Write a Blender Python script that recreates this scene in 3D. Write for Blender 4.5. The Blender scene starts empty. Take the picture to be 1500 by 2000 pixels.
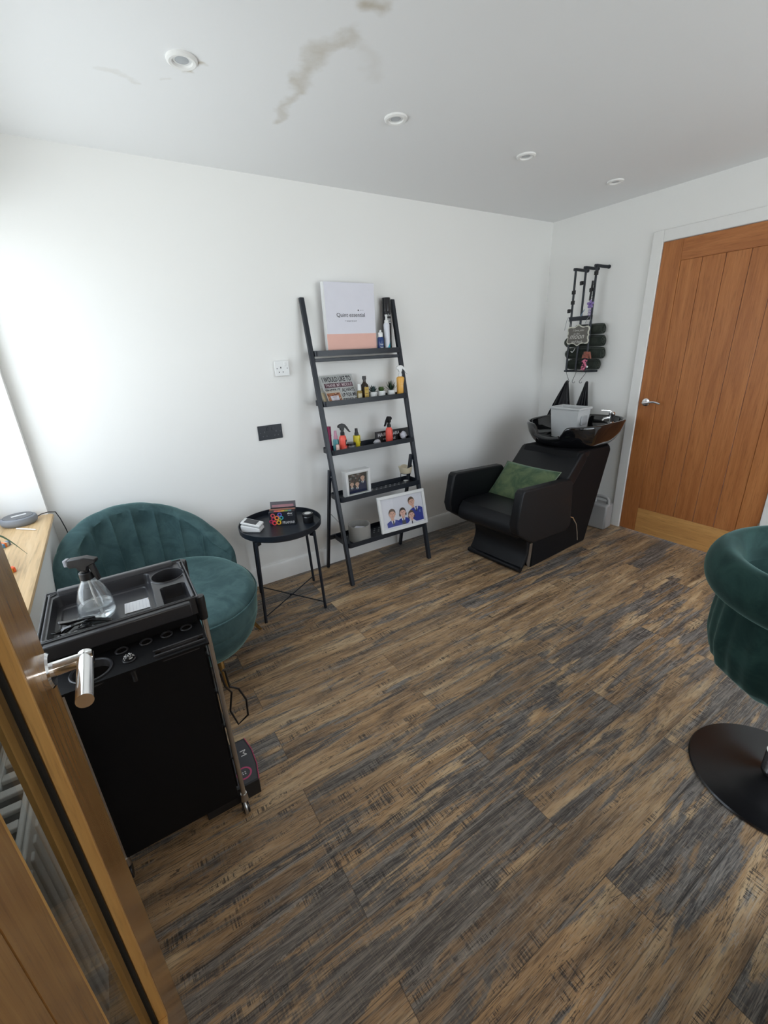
import bpy, math, random
from mathutils import Vector, Matrix, Euler
random.seed(7)
SC = bpy.context.scene
COL = SC.collection
PI = math.pi
R = math.radians

# ------------------------------------------------------------------ camera
cam = bpy.data.cameras.new('camera'); camo = bpy.data.objects.new('camera', cam); COL.objects.link(camo)
cam.sensor_fit = 'VERTICAL'; cam.sensor_height = 24.0; cam.sensor_width = 18.0
cam.lens = 842.15 * 24 / 2000
cam.clip_start = 0.01
yaw, pit, rol = 0.5543, -0.3589, -0.0487
fw = Vector((math.sin(yaw)*math.cos(pit), math.cos(yaw)*math.cos(pit), math.sin(pit)))
r0 = Vector((math.cos(yaw), -math.sin(yaw), 0)); u0 = r0.cross(fw)
rr = r0*math.cos(rol) + u0*math.sin(rol); uu = -r0*math.sin(rol) + u0*math.cos(rol)
camo.matrix_world = Matrix(((rr.x, uu.x, -fw.x, -3.2957), (rr.y, uu.y, -fw.y, -2.593), (rr.z, uu.z, -fw.z, 1.4215), (0, 0, 0, 1)))
SC.camera = camo

# ------------------------------------------------------------------ light
vs = SC.view_settings
vs.view_transform = 'Standard'; vs.look = 'None'; vs.gamma = 1.0; vs.use_curve_mapping = False
vs.exposure = 0.20
SKY = 4.15
w = bpy.data.worlds.new('overcast_sky'); SC.world = w; w.use_nodes = True
nt = w.node_tree; nt.nodes.clear()
o = nt.nodes.new('ShaderNodeOutputWorld'); b = nt.nodes.new('ShaderNodeBackground')
g = nt.nodes.new('ShaderNodeNewGeometry'); s = nt.nodes.new('ShaderNodeSeparateXYZ'); rp = nt.nodes.new('ShaderNodeValToRGB')
m = nt.nodes.new('ShaderNodeMapRange')
tc = nt.nodes.new('ShaderNodeTexCoord')
nt.links.new(tc.outputs['Generated'], s.inputs[0]); nt.links.new(s.outputs[2], m.inputs[0])
m.inputs[1].default_value = -1; m.inputs[2].default_value = 1
nt.links.new(m.outputs[0], rp.inputs[0])
rp.color_ramp.elements[0].position = 0.47; rp.color_ramp.elements[0].color = (1.15, 1.20, 1.27, 1)
rp.color_ramp.elements[1].position = 0.56; rp.color_ramp.elements[1].color = (0.85, 0.92, 1.05, 1)
nt.links.new(rp.outputs[0], b.inputs[0]); b.inputs[1].default_value = SKY
nt.links.new(b.outputs[0], o.inputs[0])

def area(name, loc, rot, sx, sy, power, col, portal=False):
    l = bpy.data.lights.new(name, 'AREA'); l.shape = 'RECTANGLE'; l.size = sx; l.size_y = sy; l.energy = power; l.color = col
    ob = bpy.data.objects.new(name, l); COL.objects.link(ob); ob.location = loc; ob.rotation_euler = rot
    if portal: l.cycles.is_portal = True
    return ob
area('window_daylight_portal', (-3.90, -.815, 1.365), (0, R(-90), 0), 1.22, 1.52, 1, (1, 1, 1), True)
area('added_window_portal', (-1.095, -3.375, 1.295), (R(90), 0, 0), 1.9, 1.75, 1, (1, 1, 1), True)  # portal for the unseen front window added to light the room
HALL_FILL = 13

# ------------------------------------------------------------------ geometry helpers
class MB:
    def __init__(s): s.v = []; s.f = []
    def add(s, vs_, fs):
        n = len(s.v); s.v += [tuple(p) for p in vs_]; s.f += [tuple(i+n for i in f) for f in fs]; return s
    def box(s, x0, x1, y0, y1, z0, z1, M=None):
        p = [(x0,y0,z0),(x1,y0,z0),(x1,y1,z0),(x0,y1,z0),(x0,y0,z1),(x1,y0,z1),(x1,y1,z1),(x0,y1,z1)]
        if M: p = [M @ Vector(q) for q in p]
        return s.add(p, [(0,3,2,1),(4,5,6,7),(0,1,5,4),(1,2,6,5),(2,3,7,6),(3,0,4,7)])
    def prism(s, poly, ax, a0, a1, M=None):
        # poly: 2D points in the other two axes (in xyz order)
        def P(p, a):
            q = [p[0], p[1]]; q.insert(ax, a); return Vector(q)
        n = len(poly)
        pts = [P(p, a0) for p in poly] + [P(p, a1) for p in poly]
        if M: pts = [M @ q for q in pts]
        fs = [tuple(range(n))[::-1], tuple(range(n, 2*n))] + [(i, (i+1) % n, (i+1) % n+n, i+n) for i in range(n)]
        return s.add(pts, fs)
    def frame(s, o_, u_, v_, n_, w_, h_, d_, t_):
        # picture-frame: origin o, axes u,v,n ; width, height, depth, border
        o_, u_, v_, n_ = Vector(o_), Vector(u_), Vector(v_), Vector(n_)
        M = Matrix(((u_.x, v_.x, n_.x, o_.x), (u_.y, v_.y, n_.y, o_.y), (u_.z, v_.z, n_.z, o_.z), (0,0,0,1)))
        s.box(0, w_, 0, t_, 0, d_, M); s.box(0, w_, h_-t_, h_, 0, d_, M)
        s.box(0, t_, t_, h_-t_, 0, d_, M); s.box(w_-t_, w_, t_, h_-t_, 0, d_, M); return s
    def cyl(s, p0, p1, r0, r1=None, n=16):
        r1 = r0 if r1 is None else r1
        p0 = Vector(p0); p1 = Vector(p1); d = (p1-p0).normalized()
        a = d.orthogonal().normalized(); c = d.cross(a)
        pts = [p0+(a*math.cos(t)+c*math.sin(t))*r0 for t in [2*PI*i/n for i in range(n)]]
        pts += [p1+(a*math.cos(t)+c*math.sin(t))*r1 for t in [2*PI*i/n for i in range(n)]]
        return s.add(pts, [tuple(range(n))[::-1], tuple(range(n, 2*n))] + [(i, (i+1) % n, (i+1) % n+n, i+n) for i in range(n)])
    def lathe(s, prof, c=(0,0,0), n=28, sx=1, sy=1, M=None, closed=False):
        pts = []
        for r_, z in prof:
            for i in range(n):
                t = 2*PI*i/n; q = Vector((c[0]+r_*sx*math.cos(t), c[1]+r_*sy*math.sin(t), c[2]+z))
                pts.append(M @ q if M else q)
        fs = []; m_ = len(prof)
        for j in range(m_ if closed else m_-1):
            k = (j+1) % m_
            for i in range(n): fs.append((j*n+i, j*n+(i+1) % n, k*n+(i+1) % n, k*n+i))
        if not closed: fs += [tuple(range(n))[::-1], tuple(range((m_-1)*n, m_*n))]
        return s.add(pts, fs)
    def tube(s, pts, r, n=8, closed=False, r2=None):
        pts = [Vector(p) for p in pts]; m_ = len(pts); out = []
        prev = None
        for i, p in enumerate(pts):
            if closed: d = (pts[(i+1) % m_]-pts[i-1])
            else: d = pts[min(i+1, m_-1)]-pts[max(i-1, 0)]
            d.normalize()
            if prev is None: a = d.orthogonal().normalized()
            else: a = (prev - d*prev.dot(d)).normalized()
            prev = a; c = d.cross(a)
            rad = r if r2 is None else r+(r2-r)*i/(m_-1)
            out += [p+(a*math.cos(t)+c*math.sin(t))*rad for t in [2*PI*k/n for k in range(n)]]
        fs = []
        for j in range(m_ if closed else m_-1):
            k = (j+1) % m_
            for i in range(n): fs.append((j*n+i, j*n+(i+1) % n, k*n+(i+1) % n, k*n+i))
        if not closed: fs += [tuple(range(n))[::-1], tuple(range((m_-1)*n, m_*n))]
        return s.add(out, fs)
    def surf(s, fn, nu, nv, cu=False, cv=False, capv=False):
        pts = [fn(i/(nu if cu else nu-1), j/(nv-1)) for j in range(nv) for i in range(nu)]
        fs = []
        for j in range(nv-1):
            for i in range(nu if cu else nu-1):
                fs.append((j*nu+i, j*nu+(i+1) % nu, (j+1)*nu+(i+1) % nu, (j+1)*nu+i))
        if cv:
            for i in range(nu if cu else nu-1): fs.append(((nv-1)*nu+i, (nv-1)*nu+(i+1) % nu, (i+1) % nu, i))
        if capv: fs += [tuple(range(nu))[::-1], tuple(range((nv-1)*nu, nv*nu))]
        return s.add(pts, fs)
    def sphere(s, c, r, nu=16, nv=10, sx=1, sy=1, sz=1, M=None):
        prof = [(r*math.sin(PI*j/nv), -r*math.cos(PI*j/nv)) for j in range(nv+1)]
        prof[0] = (r*.02, -r); prof[-1] = (r*.02, r)
        return s.lathe([(a, b_*sz) for a, b_ in prof], c, nu, sx, sy, M)

def root_inv(o_):
    while o_.parent: o_ = o_.parent
    M = Matrix.Translation(o_.location) @ o_.rotation_euler.to_matrix().to_4x4()
    return M.inverted()
def mesh(name, mb, smooth=35):
    me = bpy.data.meshes.new(name); me.from_pydata([tuple(v) for v in mb.v], [], mb.f); me.update()
    import bmesh
    bm = bmesh.new(); bm.from_mesh(me); bmesh.ops.recalc_face_normals(bm, faces=bm.faces); bm.to_mesh(me); bm.free()
    if smooth:
        me.shade_smooth(); me.set_sharp_from_angle(angle=R(smooth))
    return me
def setp(o_, label=None, cat=None, group=None, kind=None):
    if label: o_['label'] = label
    if cat: o_['category'] = cat
    if group: o_['group'] = group
    if kind: o_['kind'] = kind
    return o_
def thing(name, label, cat, loc=(0,0,0), rotz=0, group=None):
    o_ = bpy.data.objects.new(name, None); COL.objects.link(o_); o_.empty_display_size = .05
    o_.location = loc; o_.rotation_euler = (0, 0, rotz)
    return setp(o_, label, cat, group)
def part(name, mb, mt, parent, smooth=35, bev=0, world=False, label=None, seg=2):
    if world:
        I = root_inv(parent); mb2 = MB(); mb2.v = [tuple(I @ Vector(p)) for p in mb.v]; mb2.f = mb.f; mb = mb2
    o_ = bpy.data.objects.new(name, mesh(name, mb, smooth)); COL.objects.link(o_)
    if mt: o_.data.materials.append(mt)
    o_.parent = parent
    if bev:
        md = o_.modifiers.new('bevel', 'BEVEL'); md.width = bev; md.segments = seg; md.limit_method = 'ANGLE'; md.angle_limit = R(40)
    if label: o_['label'] = label
    return o_
def solo(name, mb, mt, label, cat, loc=None, rotz=0, group=None, smooth=35, bev=0, kind=None, seg=2):
    """one-mesh thing; if loc is None the mesh is given in world coordinates and its origin is set to its base"""
    if loc is None:
        xs = [p[0] for p in mb.v]; ys = [p[1] for p in mb.v]; zs = [p[2] for p in mb.v]
        loc = ((min(xs)+max(xs))/2, (min(ys)+max(ys))/2, min(zs))
        mb2 = MB(); mb2.v = [(p[0]-loc[0], p[1]-loc[1], p[2]-loc[2]) for p in mb.v]; mb2.f = mb.f; mb = mb2
    o_ = bpy.data.objects.new(name, mesh(name, mb, smooth)); COL.objects.link(o_)
    if mt: o_.data.materials.append(mt)
    o_.location = loc; o_.rotation_euler = (0, 0, rotz)
    if bev:
        md = o_.modifiers.new('bevel', 'BEVEL'); md.width = bev; md.segments = seg; md.limit_method = 'ANGLE'; md.angle_limit = R(40)
    return setp(o_, label, cat, group, kind)
def struct(name, mb, mt, parent=None, smooth=35, bev=0, label=None):
    o_ = bpy.data.objects.new(name, mesh(name, mb, smooth)); COL.objects.link(o_)
    if mt: o_.data.materials.append(mt)
    if bev:
        md = o_.modifiers.new('bevel', 'BEVEL'); md.width = bev; md.segments = 2; md.limit_method = 'ANGLE'; md.angle_limit = R(40)
    if parent: o_.parent = parent
    else: o_['kind'] = 'structure'
    if label: o_['label'] = label
    return o_
def rrect(x0, x1, y0, y1, r_, n=6):
    out = []
    for cx, cy, a0 in ((x1-r_, y1-r_, 0), (x0+r_, y1-r_, 90), (x0+r_, y0+r_, 180), (x1-r_, y0+r_, 270)):
        for i in range(n+1):
            a = R(a0+90*i/n); out.append((cx+r_*math.cos(a), cy+r_*math.sin(a)))
    return out
def lettering(txt, parent, mt, O, U, V, width, height, name='lettering', depth=.0004, world=True, bold=0, shear=0):
    """text as thin raised mesh, lower-left corner O, unit directions U (along) and V (up), fitted to width x height"""
    cu = bpy.data.curves.new('t', 'FONT'); cu.body = txt; cu.size = 1; cu.offset = bold; cu.shear = shear; cu.resolution_u = 3
    ob = bpy.data.objects.new('t', cu); COL.objects.link(ob)
    me = bpy.data.meshes.new_from_object(ob)
    vs_ = [v.co.copy() for v in me.vertices]; fs = [tuple(p.vertices) for p in me.polygons]
    bpy.data.objects.remove(ob); bpy.data.meshes.remove(me)
    x0 = min(v.x for v in vs_); x1 = max(v.x for v in vs_); y0 = min(v.y for v in vs_); y1 = max(v.y for v in vs_)
    O, U, V = Vector(O), Vector(U).normalized(), Vector(V).normalized(); N = U.cross(V)
    mb = MB(); mb.add([O+U*((v.x-x0)/(x1-x0)*width)+V*((v.y-y0)/(y1-y0)*height)+N*depth for v in vs_], fs)
    o_ = part(name, mb, mt, parent, smooth=0, world=world)
    return o_
def flat(polys, O, U, V, lift):
    """flat printed shapes: list of 2D polygons on the plane O,U,V lifted along the normal"""
    O, U, V = Vector(O), Vector(U).normalized(), Vector(V).normalized(); N = U.cross(V)
    mb = MB()
    for p in polys: mb.add([O+U*a+V*b_+N*lift for a, b_ in p], [tuple(range(len(p)))])
    return mb
def ell(cx, cy, a, b_, n=20, t0=0, t1=360):
    return [(cx+a*math.cos(R(t0+(t1-t0)*i/n)), cy+b_*math.sin(R(t0+(t1-t0)*i/n))) for i in range(n if t1-t0 == 360 else n+1)]

# ------------------------------------------------------------------ materials
class NT:
    def __init__(s, name):
        s.m = bpy.data.materials.new(name); s.m.use_nodes = True; s.t = s.m.node_tree; s.t.nodes.clear()
        s.out = s.n('ShaderNodeOutputMaterial')
    def n(s, typ, **k):
        x = s.t.nodes.new(typ)
        for a, v in k.items(): setattr(x, a, v)
        return x
    def l(s, a, b_): s.t.links.new(a, b_)
    def inp(s, node, i, v):
        if v is None: return
        if hasattr(v, 'is_output') or isinstance(v, bpy.types.NodeSocket): s.l(v, node.inputs[i])
        else: node.inputs[i].default_value = v
    def math(s, op, a, b_=None, c=None, clamp=False):
        x = s.n('ShaderNodeMath', operation=op, use_clamp=clamp); s.inp(x, 0, a); s.inp(x, 1, b_); s.inp(x, 2, c); return x.outputs[0]
    def obj(s): return s.n('ShaderNodeTexCoord').outputs['Object']
    def mapg(s, vec, sc=(1,1,1), loc=(0,0,0), rot=(0,0,0)):
        x = s.n('ShaderNodeMapping'); s.l(vec, x.inputs[0]); x.inputs['Scale'].default_value = sc; x.inputs['Location'].default_value = loc; x.inputs['Rotation'].default_value = rot; return x.outputs[0]
    def noise(s, vec, scale, det=3, rough=.5, dist=0):
        x = s.n('ShaderNodeTexNoise'); s.l(vec, x.inputs['Vector']); x.inputs['Scale'].default_value = scale; x.inputs['Detail'].default_value = det
        x.inputs['Roughness'].default_value = rough; x.inputs['Distortion'].default_value = dist; return x.outputs[0]
    def ramp(s, f, els, interp='LINEAR'):
        x = s.n('ShaderNodeValToRGB'); s.l(f, x.inputs[0]); cr = x.color_ramp; cr.interpolation = interp
        while len(cr.elements) < len(els): cr.elements.new(.5)
        for e, (p, c) in zip(cr.elements, els):
            e.position = p; e.color = tuple(c)+(1,) if len(c) == 3 else c
        return x.outputs[0]
    def step(s, f, a, b_):
        x = s.n('ShaderNodeMapRange'); s.l(f, x.inputs[0]); x.inputs[1].default_value = a; x.inputs[2].default_value = b_; x.interpolation_type = 'SMOOTHSTEP'; return x.outputs[0]
    def mix(s, f, a, b_, bt='MIX'):
        x = s.n('ShaderNodeMix', data_type='RGBA', blend_type=bt); s.inp(x, 0, f)
        for i, v in ((6, a), (7, b_)):
            if isinstance(v, bpy.types.NodeSocket): s.l(v, x.inputs[i])
            else: x.inputs[i].default_value = tuple(v)+(1,) if len(v) == 3 else v
        return x.outputs[2]
    def bsdf(s, col=(.5,.5,.5), rough=.5, metal=0, bump=None, bs=.3, bd=.001, spec=None, **k):
        p = s.n('ShaderNodeBsdfPrincipled')
        if isinstance(col, bpy.types.NodeSocket): s.l(col, p.inputs['Base Color'])
        else: p.inputs['Base Color'].default_value = tuple(col)+(1,)
        s.inp(p, 'Roughness', rough); s.inp(p, 'Metallic', metal)
        if spec is not None: p.inputs['Specular IOR Level'].default_value = spec
        for a, v in k.items(): p.inputs[a.replace('_', ' ')].default_value = v
        if bump is not None:
            x = s.n('ShaderNodeBump'); s.l(bump, x.inputs['Height']); x.inputs['Strength'].default_value = bs; x.inputs['Distance'].default_value = bd
            s.l(x.outputs[0], p.inputs['Normal'])
        s.l(p.outputs[0], s.out.inputs[0]); s.p = p
        return s.m
def P(name, col, rough=.5, metal=0, bump=0, bscale=200, **k):
    t = NT(name); bp = None
    if bump:
        bp = t.noise(t.obj(), bscale, 3)
    # slight procedural variation of the surface colour
    v = t.noise(t.obj(), 18, 2)
    c = t.mix(t.math('MULTIPLY', v, .22), tuple(col), tuple(min(1, x*.72) for x in col))
    return t.bsdf(c, rough, metal, bp, bump, .001, **k)

def mat_wall(name, col):
    t = NT(name); ob = t.obj()
    n1 = t.noise(ob, 1.3, 3); n2 = t.noise(ob, 90, 4, .6)
    c = t.mix(t.math('MULTIPLY', n1, .12), col, tuple(x*.93 for x in col))
    return t.bsdf(c, .62, 0, n2, .12, .002, spec=.35)
M_wall = mat_wall('white_emulsion', (.875, .865, .84))
M_trimw = P('white_gloss_paint', (.86, .85, .825), .38)
M_plastic = P('white_plastic', (.80, .80, .79), .35)

def mat_ceiling():
    t = NT('stained_ceiling'); ob = t.obj()
    base = t.mix(t.math('MULTIPLY', t.noise(ob, 1.1, 3), .12), (.86,.86,.86), (.80,.80,.80))
    d = t.n('ShaderNodeVectorMath', operation='ADD')
    nz = t.n('ShaderNodeTexNoise'); t.l(ob, nz.inputs['Vector']); nz.inputs['Scale'].default_value = 9; nz.inputs['Detail'].default_value = 5
    sb = t.n('ShaderNodeVectorMath', operation='SUBTRACT'); t.l(nz.outputs['Color'], sb.inputs[0]); sb.inputs[1].default_value = (.5,.5,.5)
    sc = t.n('ShaderNodeVectorMath', operation='SCALE'); t.l(sb.outputs[0], sc.inputs[0]); sc.inputs['Scale'].default_value = .14
    t.l(ob, d.inputs[0]); t.l(sc.outputs[0], d.inputs[1]); v = d.outputs[0]
    sp = t.n('ShaderNodeSeparateXYZ'); t.l(v, sp.inputs[0]); X, Y = sp.outputs[0], sp.outputs[1]
    def seg(x0, y0, x1, y1, w0, k):
        L = math.hypot(x1-x0, y1-y0); ux, uy = (x1-x0)/L, (y1-y0)/L
        dx = t.math('SUBTRACT', X, x0); dy = t.math('SUBTRACT', Y, y0)
        a = t.math('ADD', t.math('MULTIPLY', dx, ux), t.math('MULTIPLY', dy, uy))
        b_ = t.math('SUBTRACT', t.math('MULTIPLY', dy, ux), t.math('MULTIPLY', dx, uy))
        over = t.math('SUBTRACT', a, t.math('MINIMUM', t.math('MAXIMUM', a, 0.0), L))
        dist = t.math('SQRT', t.math('ADD', t.math('MULTIPLY', over, over), t.math('MULTIPLY', b_, b_)))
        return t.math('MULTIPLY', t.math('SUBTRACT', 1.0, t.step(dist, 0.0, w0)), k)
    acc = None
    for q in STAINS:
        f = seg(*q); acc = f if acc is None else t.math('MAXIMUM', acc, f)
    acc = t.math('MULTIPLY', acc, t.math('ADD', t.math('MULTIPLY', t.noise(ob, 26, 4), .9), .35))
    c = t.mix(t.math('MINIMUM', acc, 1.0), base, (.50, .44, .34))
    return t.bsdf(c, .65, 0, t.noise(ob, 14, 5, .6), .1, .004, spec=.3)

def mat_floor():
    t = NT('distressed_plank_vinyl'); ob = t.obj(); sp = t.n('ShaderNodeSeparateXYZ'); t.l(ob, sp.inputs[0]); X, Y = sp.outputs[0], sp.outputs[1]
    vy = t.math('DIVIDE', t.math('ADD', Y, .036), .147)
    row = t.math('FLOOR', vy); fy = t.math('FRACT', vy)
    par = t.math('FLOORED_MODULO', row, 2.0)
    vx = t.math('DIVIDE', t.math('ADD', t.math('ADD', X, 2.40), t.math('MULTIPLY', par, .61)), 1.22)
    idx = t.math('FLOOR', vx); fx = t.math('FRACT', vx)
    cb = t.n('ShaderNodeCombineXYZ'); t.l(row, cb.inputs[0]); t.l(idx, cb.inputs[1])
    wn = t.n('ShaderNodeTexWhiteNoise', noise_dimensions='3D'); t.l(cb.outputs[0], wn.inputs['Vector'])
    sw = t.n('ShaderNodeSeparateColor'); t.l(wn.outputs['Color'], sw.inputs[0]); r1, r2, r3 = sw.outputs[0], sw.outputs[1], sw.outputs[2]
    cx = t.n('ShaderNodeCombineXYZ')
    t.l(t.math('ADD', X, t.math('MULTIPLY', r1, 41.0)), cx.inputs[0]); t.l(t.math('ADD', Y, t.math('MULTIPLY', r2, 17.0)), cx.inputs[1]); t.l(t.math('MULTIPLY', r3, 9.0), cx.inputs[2])
    v = cx.outputs[0]
    n_tone = t.noise(t.mapg(v, (2.2, 15, 1)), 1.0, 4, .55, .6)          # brown tones
    n_patch = t.noise(t.mapg(v, (2.3, 17, 1), (5, 3, 0)), 1.0, 4, .6, .9)   # grey / brown patches
    n_streak = t.noise(t.mapg(v, (3.0, 70, 1), (1, 9, 0)), 1.0, 4, .6, .5)
    n_fine = t.noise(t.mapg(v, (22, 420, 1)), 1.0, 2, .6)
    n_crack = t.noise(t.mapg(v, (1.6, 26, 1), (7, 1, 0)), 1.0, 5, .62, 1.4)
    brown = t.ramp(n_tone, [(.28, (.098,.060,.034)), (.40, (.27,.162,.080)), (.53, (.49,.300,.146)), (.67, (.66,.465,.265))])
    grey = t.ramp(n_streak, [(.27, (.026,.025,.027)), (.47, (.098,.090,.087)), (.66, (.26,.236,.212))])
    saw = t.noise(t.mapg(v, (230, 7, 1), (3, 2, 0)), 1.0, 2, .7)
    pin = t.math('ADD', t.math('ADD', n_patch, t.math('MULTIPLY', t.math('SUBTRACT', r3, .5), .20)), t.math('ADD', t.math('MULTIPLY', t.math('SUBTRACT', saw, .5), .15), t.math('MULTIPLY', t.math('SUBTRACT', n_streak, .5), .32)))
    patch = t.step(pin, .485, .575)
    c = t.mix(patch, brown, grey)
    c = t.mix(t.math('MULTIPLY', t.math('SUBTRACT', 1.0, t.step(n_streak, .30, .55)), .42), c, (.055,.045,.038))
    # saw marks: fine lines across the board, where the board is grey
    sawm = t.math('MULTIPLY', t.step(saw, .50, .57), t.step(t.noise(t.mapg(v, (4.5, 24, 1), (2, 8, 0)), 1.0, 3, .6), .56, .62))
    edge_ = t.step(t.math('ABSOLUTE', t.math('SUBTRACT', n_patch, .54)), .10, .02)
    c = t.mix(t.math('MULTIPLY', sawm, .85), c, (.014,.014,.016))
    c = t.mix(t.math('MULTIPLY', t.math('MULTIPLY', t.step(saw, .46, .40), edge_), .35), c, (.30,.24,.17))
    # cracks: thin dark wandering lines along the grain
    cr = t.math('ABSOLUTE', t.math('SUBTRACT', n_crack, .52))
    c = t.mix(t.math('MULTIPLY', t.math('SUBTRACT', 1.0, t.step(cr, .0, .016)), .85), c, (.014,.014,.017))
    cr2 = t.math('ABSOLUTE', t.math('SUBTRACT', n_crack, .60))
    c = t.mix(t.math('MULTIPLY', t.math('SUBTRACT', 1.0, t.step(cr2, .0, .012)), .5), c, (.48,.45,.40))
    c = t.mix(t.math('MULTIPLY', t.step(n_fine, .48, .68), .35), c, (.42,.34,.26))
    c = t.mix(t.math('MULTIPLY', t.step(n_fine, .50, .32), .5), c, (.025,.022,.02))
    c = t.mix(t.math('MULTIPLY', r1, .22), c, (.15,.115,.085))
    # seams
    ey = t.math('MINIMUM', fy, t.math('SUBTRACT', 1.0, fy)); ex = t.math('MINIMUM', fx, t.math('SUBTRACT', 1.0, fx))
    seam = t.math('MAXIMUM', t.math('LESS_THAN', ey, .008), t.math('LESS_THAN', ex, .0009))
    c = t.mix(t.math('MULTIPLY', seam, .6), c, (.02,.018,.016))
    h = t.math('SUBTRACT', t.math('ADD', n_fine, t.math('MULTIPLY', n_streak, .6)), t.math('MULTIPLY', t.math('MAXIMUM', seam, sawm), .8))
    rg = t.math('ADD', .36, t.math('MULTIPLY', n_streak, .22))
    return t.bsdf(c, rg, 0, h, .22, .0012, spec=.42)

def mat_wood(name, c0, c1, c2, axis=2, scale=1.0, rough=.38, dist=1.0, coat=0):
    """oak: long streaks along the given axis"""
    t = NT(name); ob = t.obj()
    s1 = [26*scale]*3; s1[axis] = 1.6*scale
    s2 = [170*scale]*3; s2[axis] = 9*scale
    s3 = [9*scale]*3; s3[axis] = .8*scale
    a = t.noise(t.mapg(ob, s1), 1.0, 4, .6, dist); f = t.noise(t.mapg(ob, s2), 1.0, 3, .6, .3); b_ = t.noise(t.mapg(ob, s3), 1.0, 3, .5, 1.2)
    c = t.ramp(t.math('ADD', t.math('MULTIPLY', a, .55), t.math('MULTIPLY', b_, .45)), [(.30, c0), (.50, c1), (.70, c2)])
    c = t.mix(t.math('MULTIPLY', t.step(f, .50, .72), .45), c, tuple(x*.55 for x in c0))
    c = t.mix(t.math('MULTIPLY', t.step(f, .46, .30), .20), c, tuple(min(1, x*1.25) for x in c2))
    return t.bsdf(c, rough, 0, f, .15, .001, spec=.32, Coat_Weight=coat, Coat_Roughness=.15)

def mat_velvet(name, c0, c1):
    t = NT(name); ob = t.obj()
    n = t.noise(ob, 9, 5, .65, .8); f = t.noise(ob, 700, 2)
    c = t.mix(t.step(n, .35, .68), c0, c1)
    m_ = t.bsdf(c, .85, 0, f, .15, .001, spec=.2, Sheen_Weight=.55, Sheen_Roughness=.35)
    t.p.inputs['Sheen Tint'].default_value = (.45, .72, .68, 1)
    return m_
def mat_leather(name, col, rough=.33):
    t = NT(name); ob = t.obj(); v = t.n('ShaderNodeTexVoronoi'); t.l(ob, v.inputs['Vector']); v.inputs['Scale'].default_value = 420
    n = t.noise(ob, 5, 3)
    return t.bsdf(t.mix(t.math('MULTIPLY', n, .5), col, tuple(x*1.6 for x in col)), rough, 0, t.math('ADD', v.outputs[0], t.math('MULTIPLY', n, 1.2)), .12, .0012, spec=.34)
def pane_fresnel(t, ior):
    # both faces of an unrefracted pane reflect like air-to-glass
    g_ = t.n('ShaderNodeNewGeometry'); fr = t.n('ShaderNodeFresnel')
    t.l(t.math('ADD', ior, t.math('MULTIPLY', g_.outputs['Backfacing'], 1/ior-ior)), fr.inputs[0]); return fr
def mat_thin_glass(name, tint=(.96,.98,.97), refl=.04):
    t = NT(name); tr = t.n('ShaderNodeBsdfTransparent'); tr.inputs[0].default_value = tint+(1,)
    gl = t.n('ShaderNodeBsdfGlossy'); gl.inputs[1].default_value = .015
    fr = pane_fresnel(t, 1.5)
    mx = t.n('ShaderNodeMixShader'); t.l(fr.outputs[0], mx.inputs[0]); t.l(tr.outputs[0], mx.inputs[1]); t.l(gl.outputs[0], mx.inputs[2])
    t.l(mx.outputs[0], t.out.inputs[0]); return t.m
def mat_clear(name, k):
    t = NT(name); tr = t.n('ShaderNodeBsdfTransparent'); tr.inputs[0].default_value = (.97,.98,.98,1)
    gl = t.n('ShaderNodeBsdfGlossy'); gl.inputs[1].default_value = .03; df = t.n('ShaderNodeBsdfDiffuse'); df.inputs[0].default_value = (.8,.83,.86,1)
    fr = pane_fresnel(t, 1.55)
    m1 = t.n('ShaderNodeMixShader'); m1.inputs[0].default_value = k; t.l(tr.outputs[0], m1.inputs[1]); t.l(df.outputs[0], m1.inputs[2])
    mx = t.n('ShaderNodeMixShader'); t.l(fr.outputs[0], mx.inputs[0]); t.l(m1.outputs[0], mx.inputs[1]); t.l(gl.outputs[0], mx.inputs[2])
    t.l(mx.outputs[0], t.out.inputs[0]); return t.m
M_chrome = P('polished_chrome', (.90,.90,.91), .12, 1)
M_bchrome = P('brushed_steel', (.55,.54,.52), .28, 1)
M_black_pl = P('black_plastic', (.012,.012,.014), .32)
M_black_gl = P('black_gloss_ceramic', (.006,.006,.007), .07, 0, Coat_Weight=.5)
M_black_mt = P('black_powder_coat', (.010,.014,.022), .40)
M_dark_dull = P('matt_black_shell', (.005,.005,.006), .6, spec=.18)
M_leather = mat_leather('black_vinyl', (.0035,.0040,.0055), .46)
M_velvet = mat_velvet('green_velvet', (.036,.074,.080), (.066,.122,.126))
M_velvet2 = mat_velvet('dark_green_velvet', (.009,.030,.027), (.021,.056,.049))
M_oak = mat_wood('oak_door_veneer', (.33,.112,.032), (.43,.158,.048), (.52,.21,.068), 2, 1.0, .42)
M_oakr = mat_wood('oak_door_rail', (.50,.24,.075), (.62,.32,.105), (.70,.39,.14), 1, 1.0, .36)
M_oak2 = mat_wood('oak_glazed_door', (.29,.142,.050), (.38,.20,.070), (.46,.255,.092), 2, 1.0, .22, 1.0, .35)
M_bead = mat_wood('oak_bead_brightened', (.52,.28,.085), (.64,.36,.12), (.72,.44,.16), 2, 1.0, .4)  # brighter than the door oak, standing in for light the bead catches
M_sill = mat_wood('oiled_oak_sill', (.50,.33,.16), (.66,.45,.235), (.76,.56,.33), 1, .55, .33, 2.2)
M_glass = mat_thin_glass('clear_pane')
M_gold = P('brass_leg', (.55,.38,.16), .22, 1)

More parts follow.
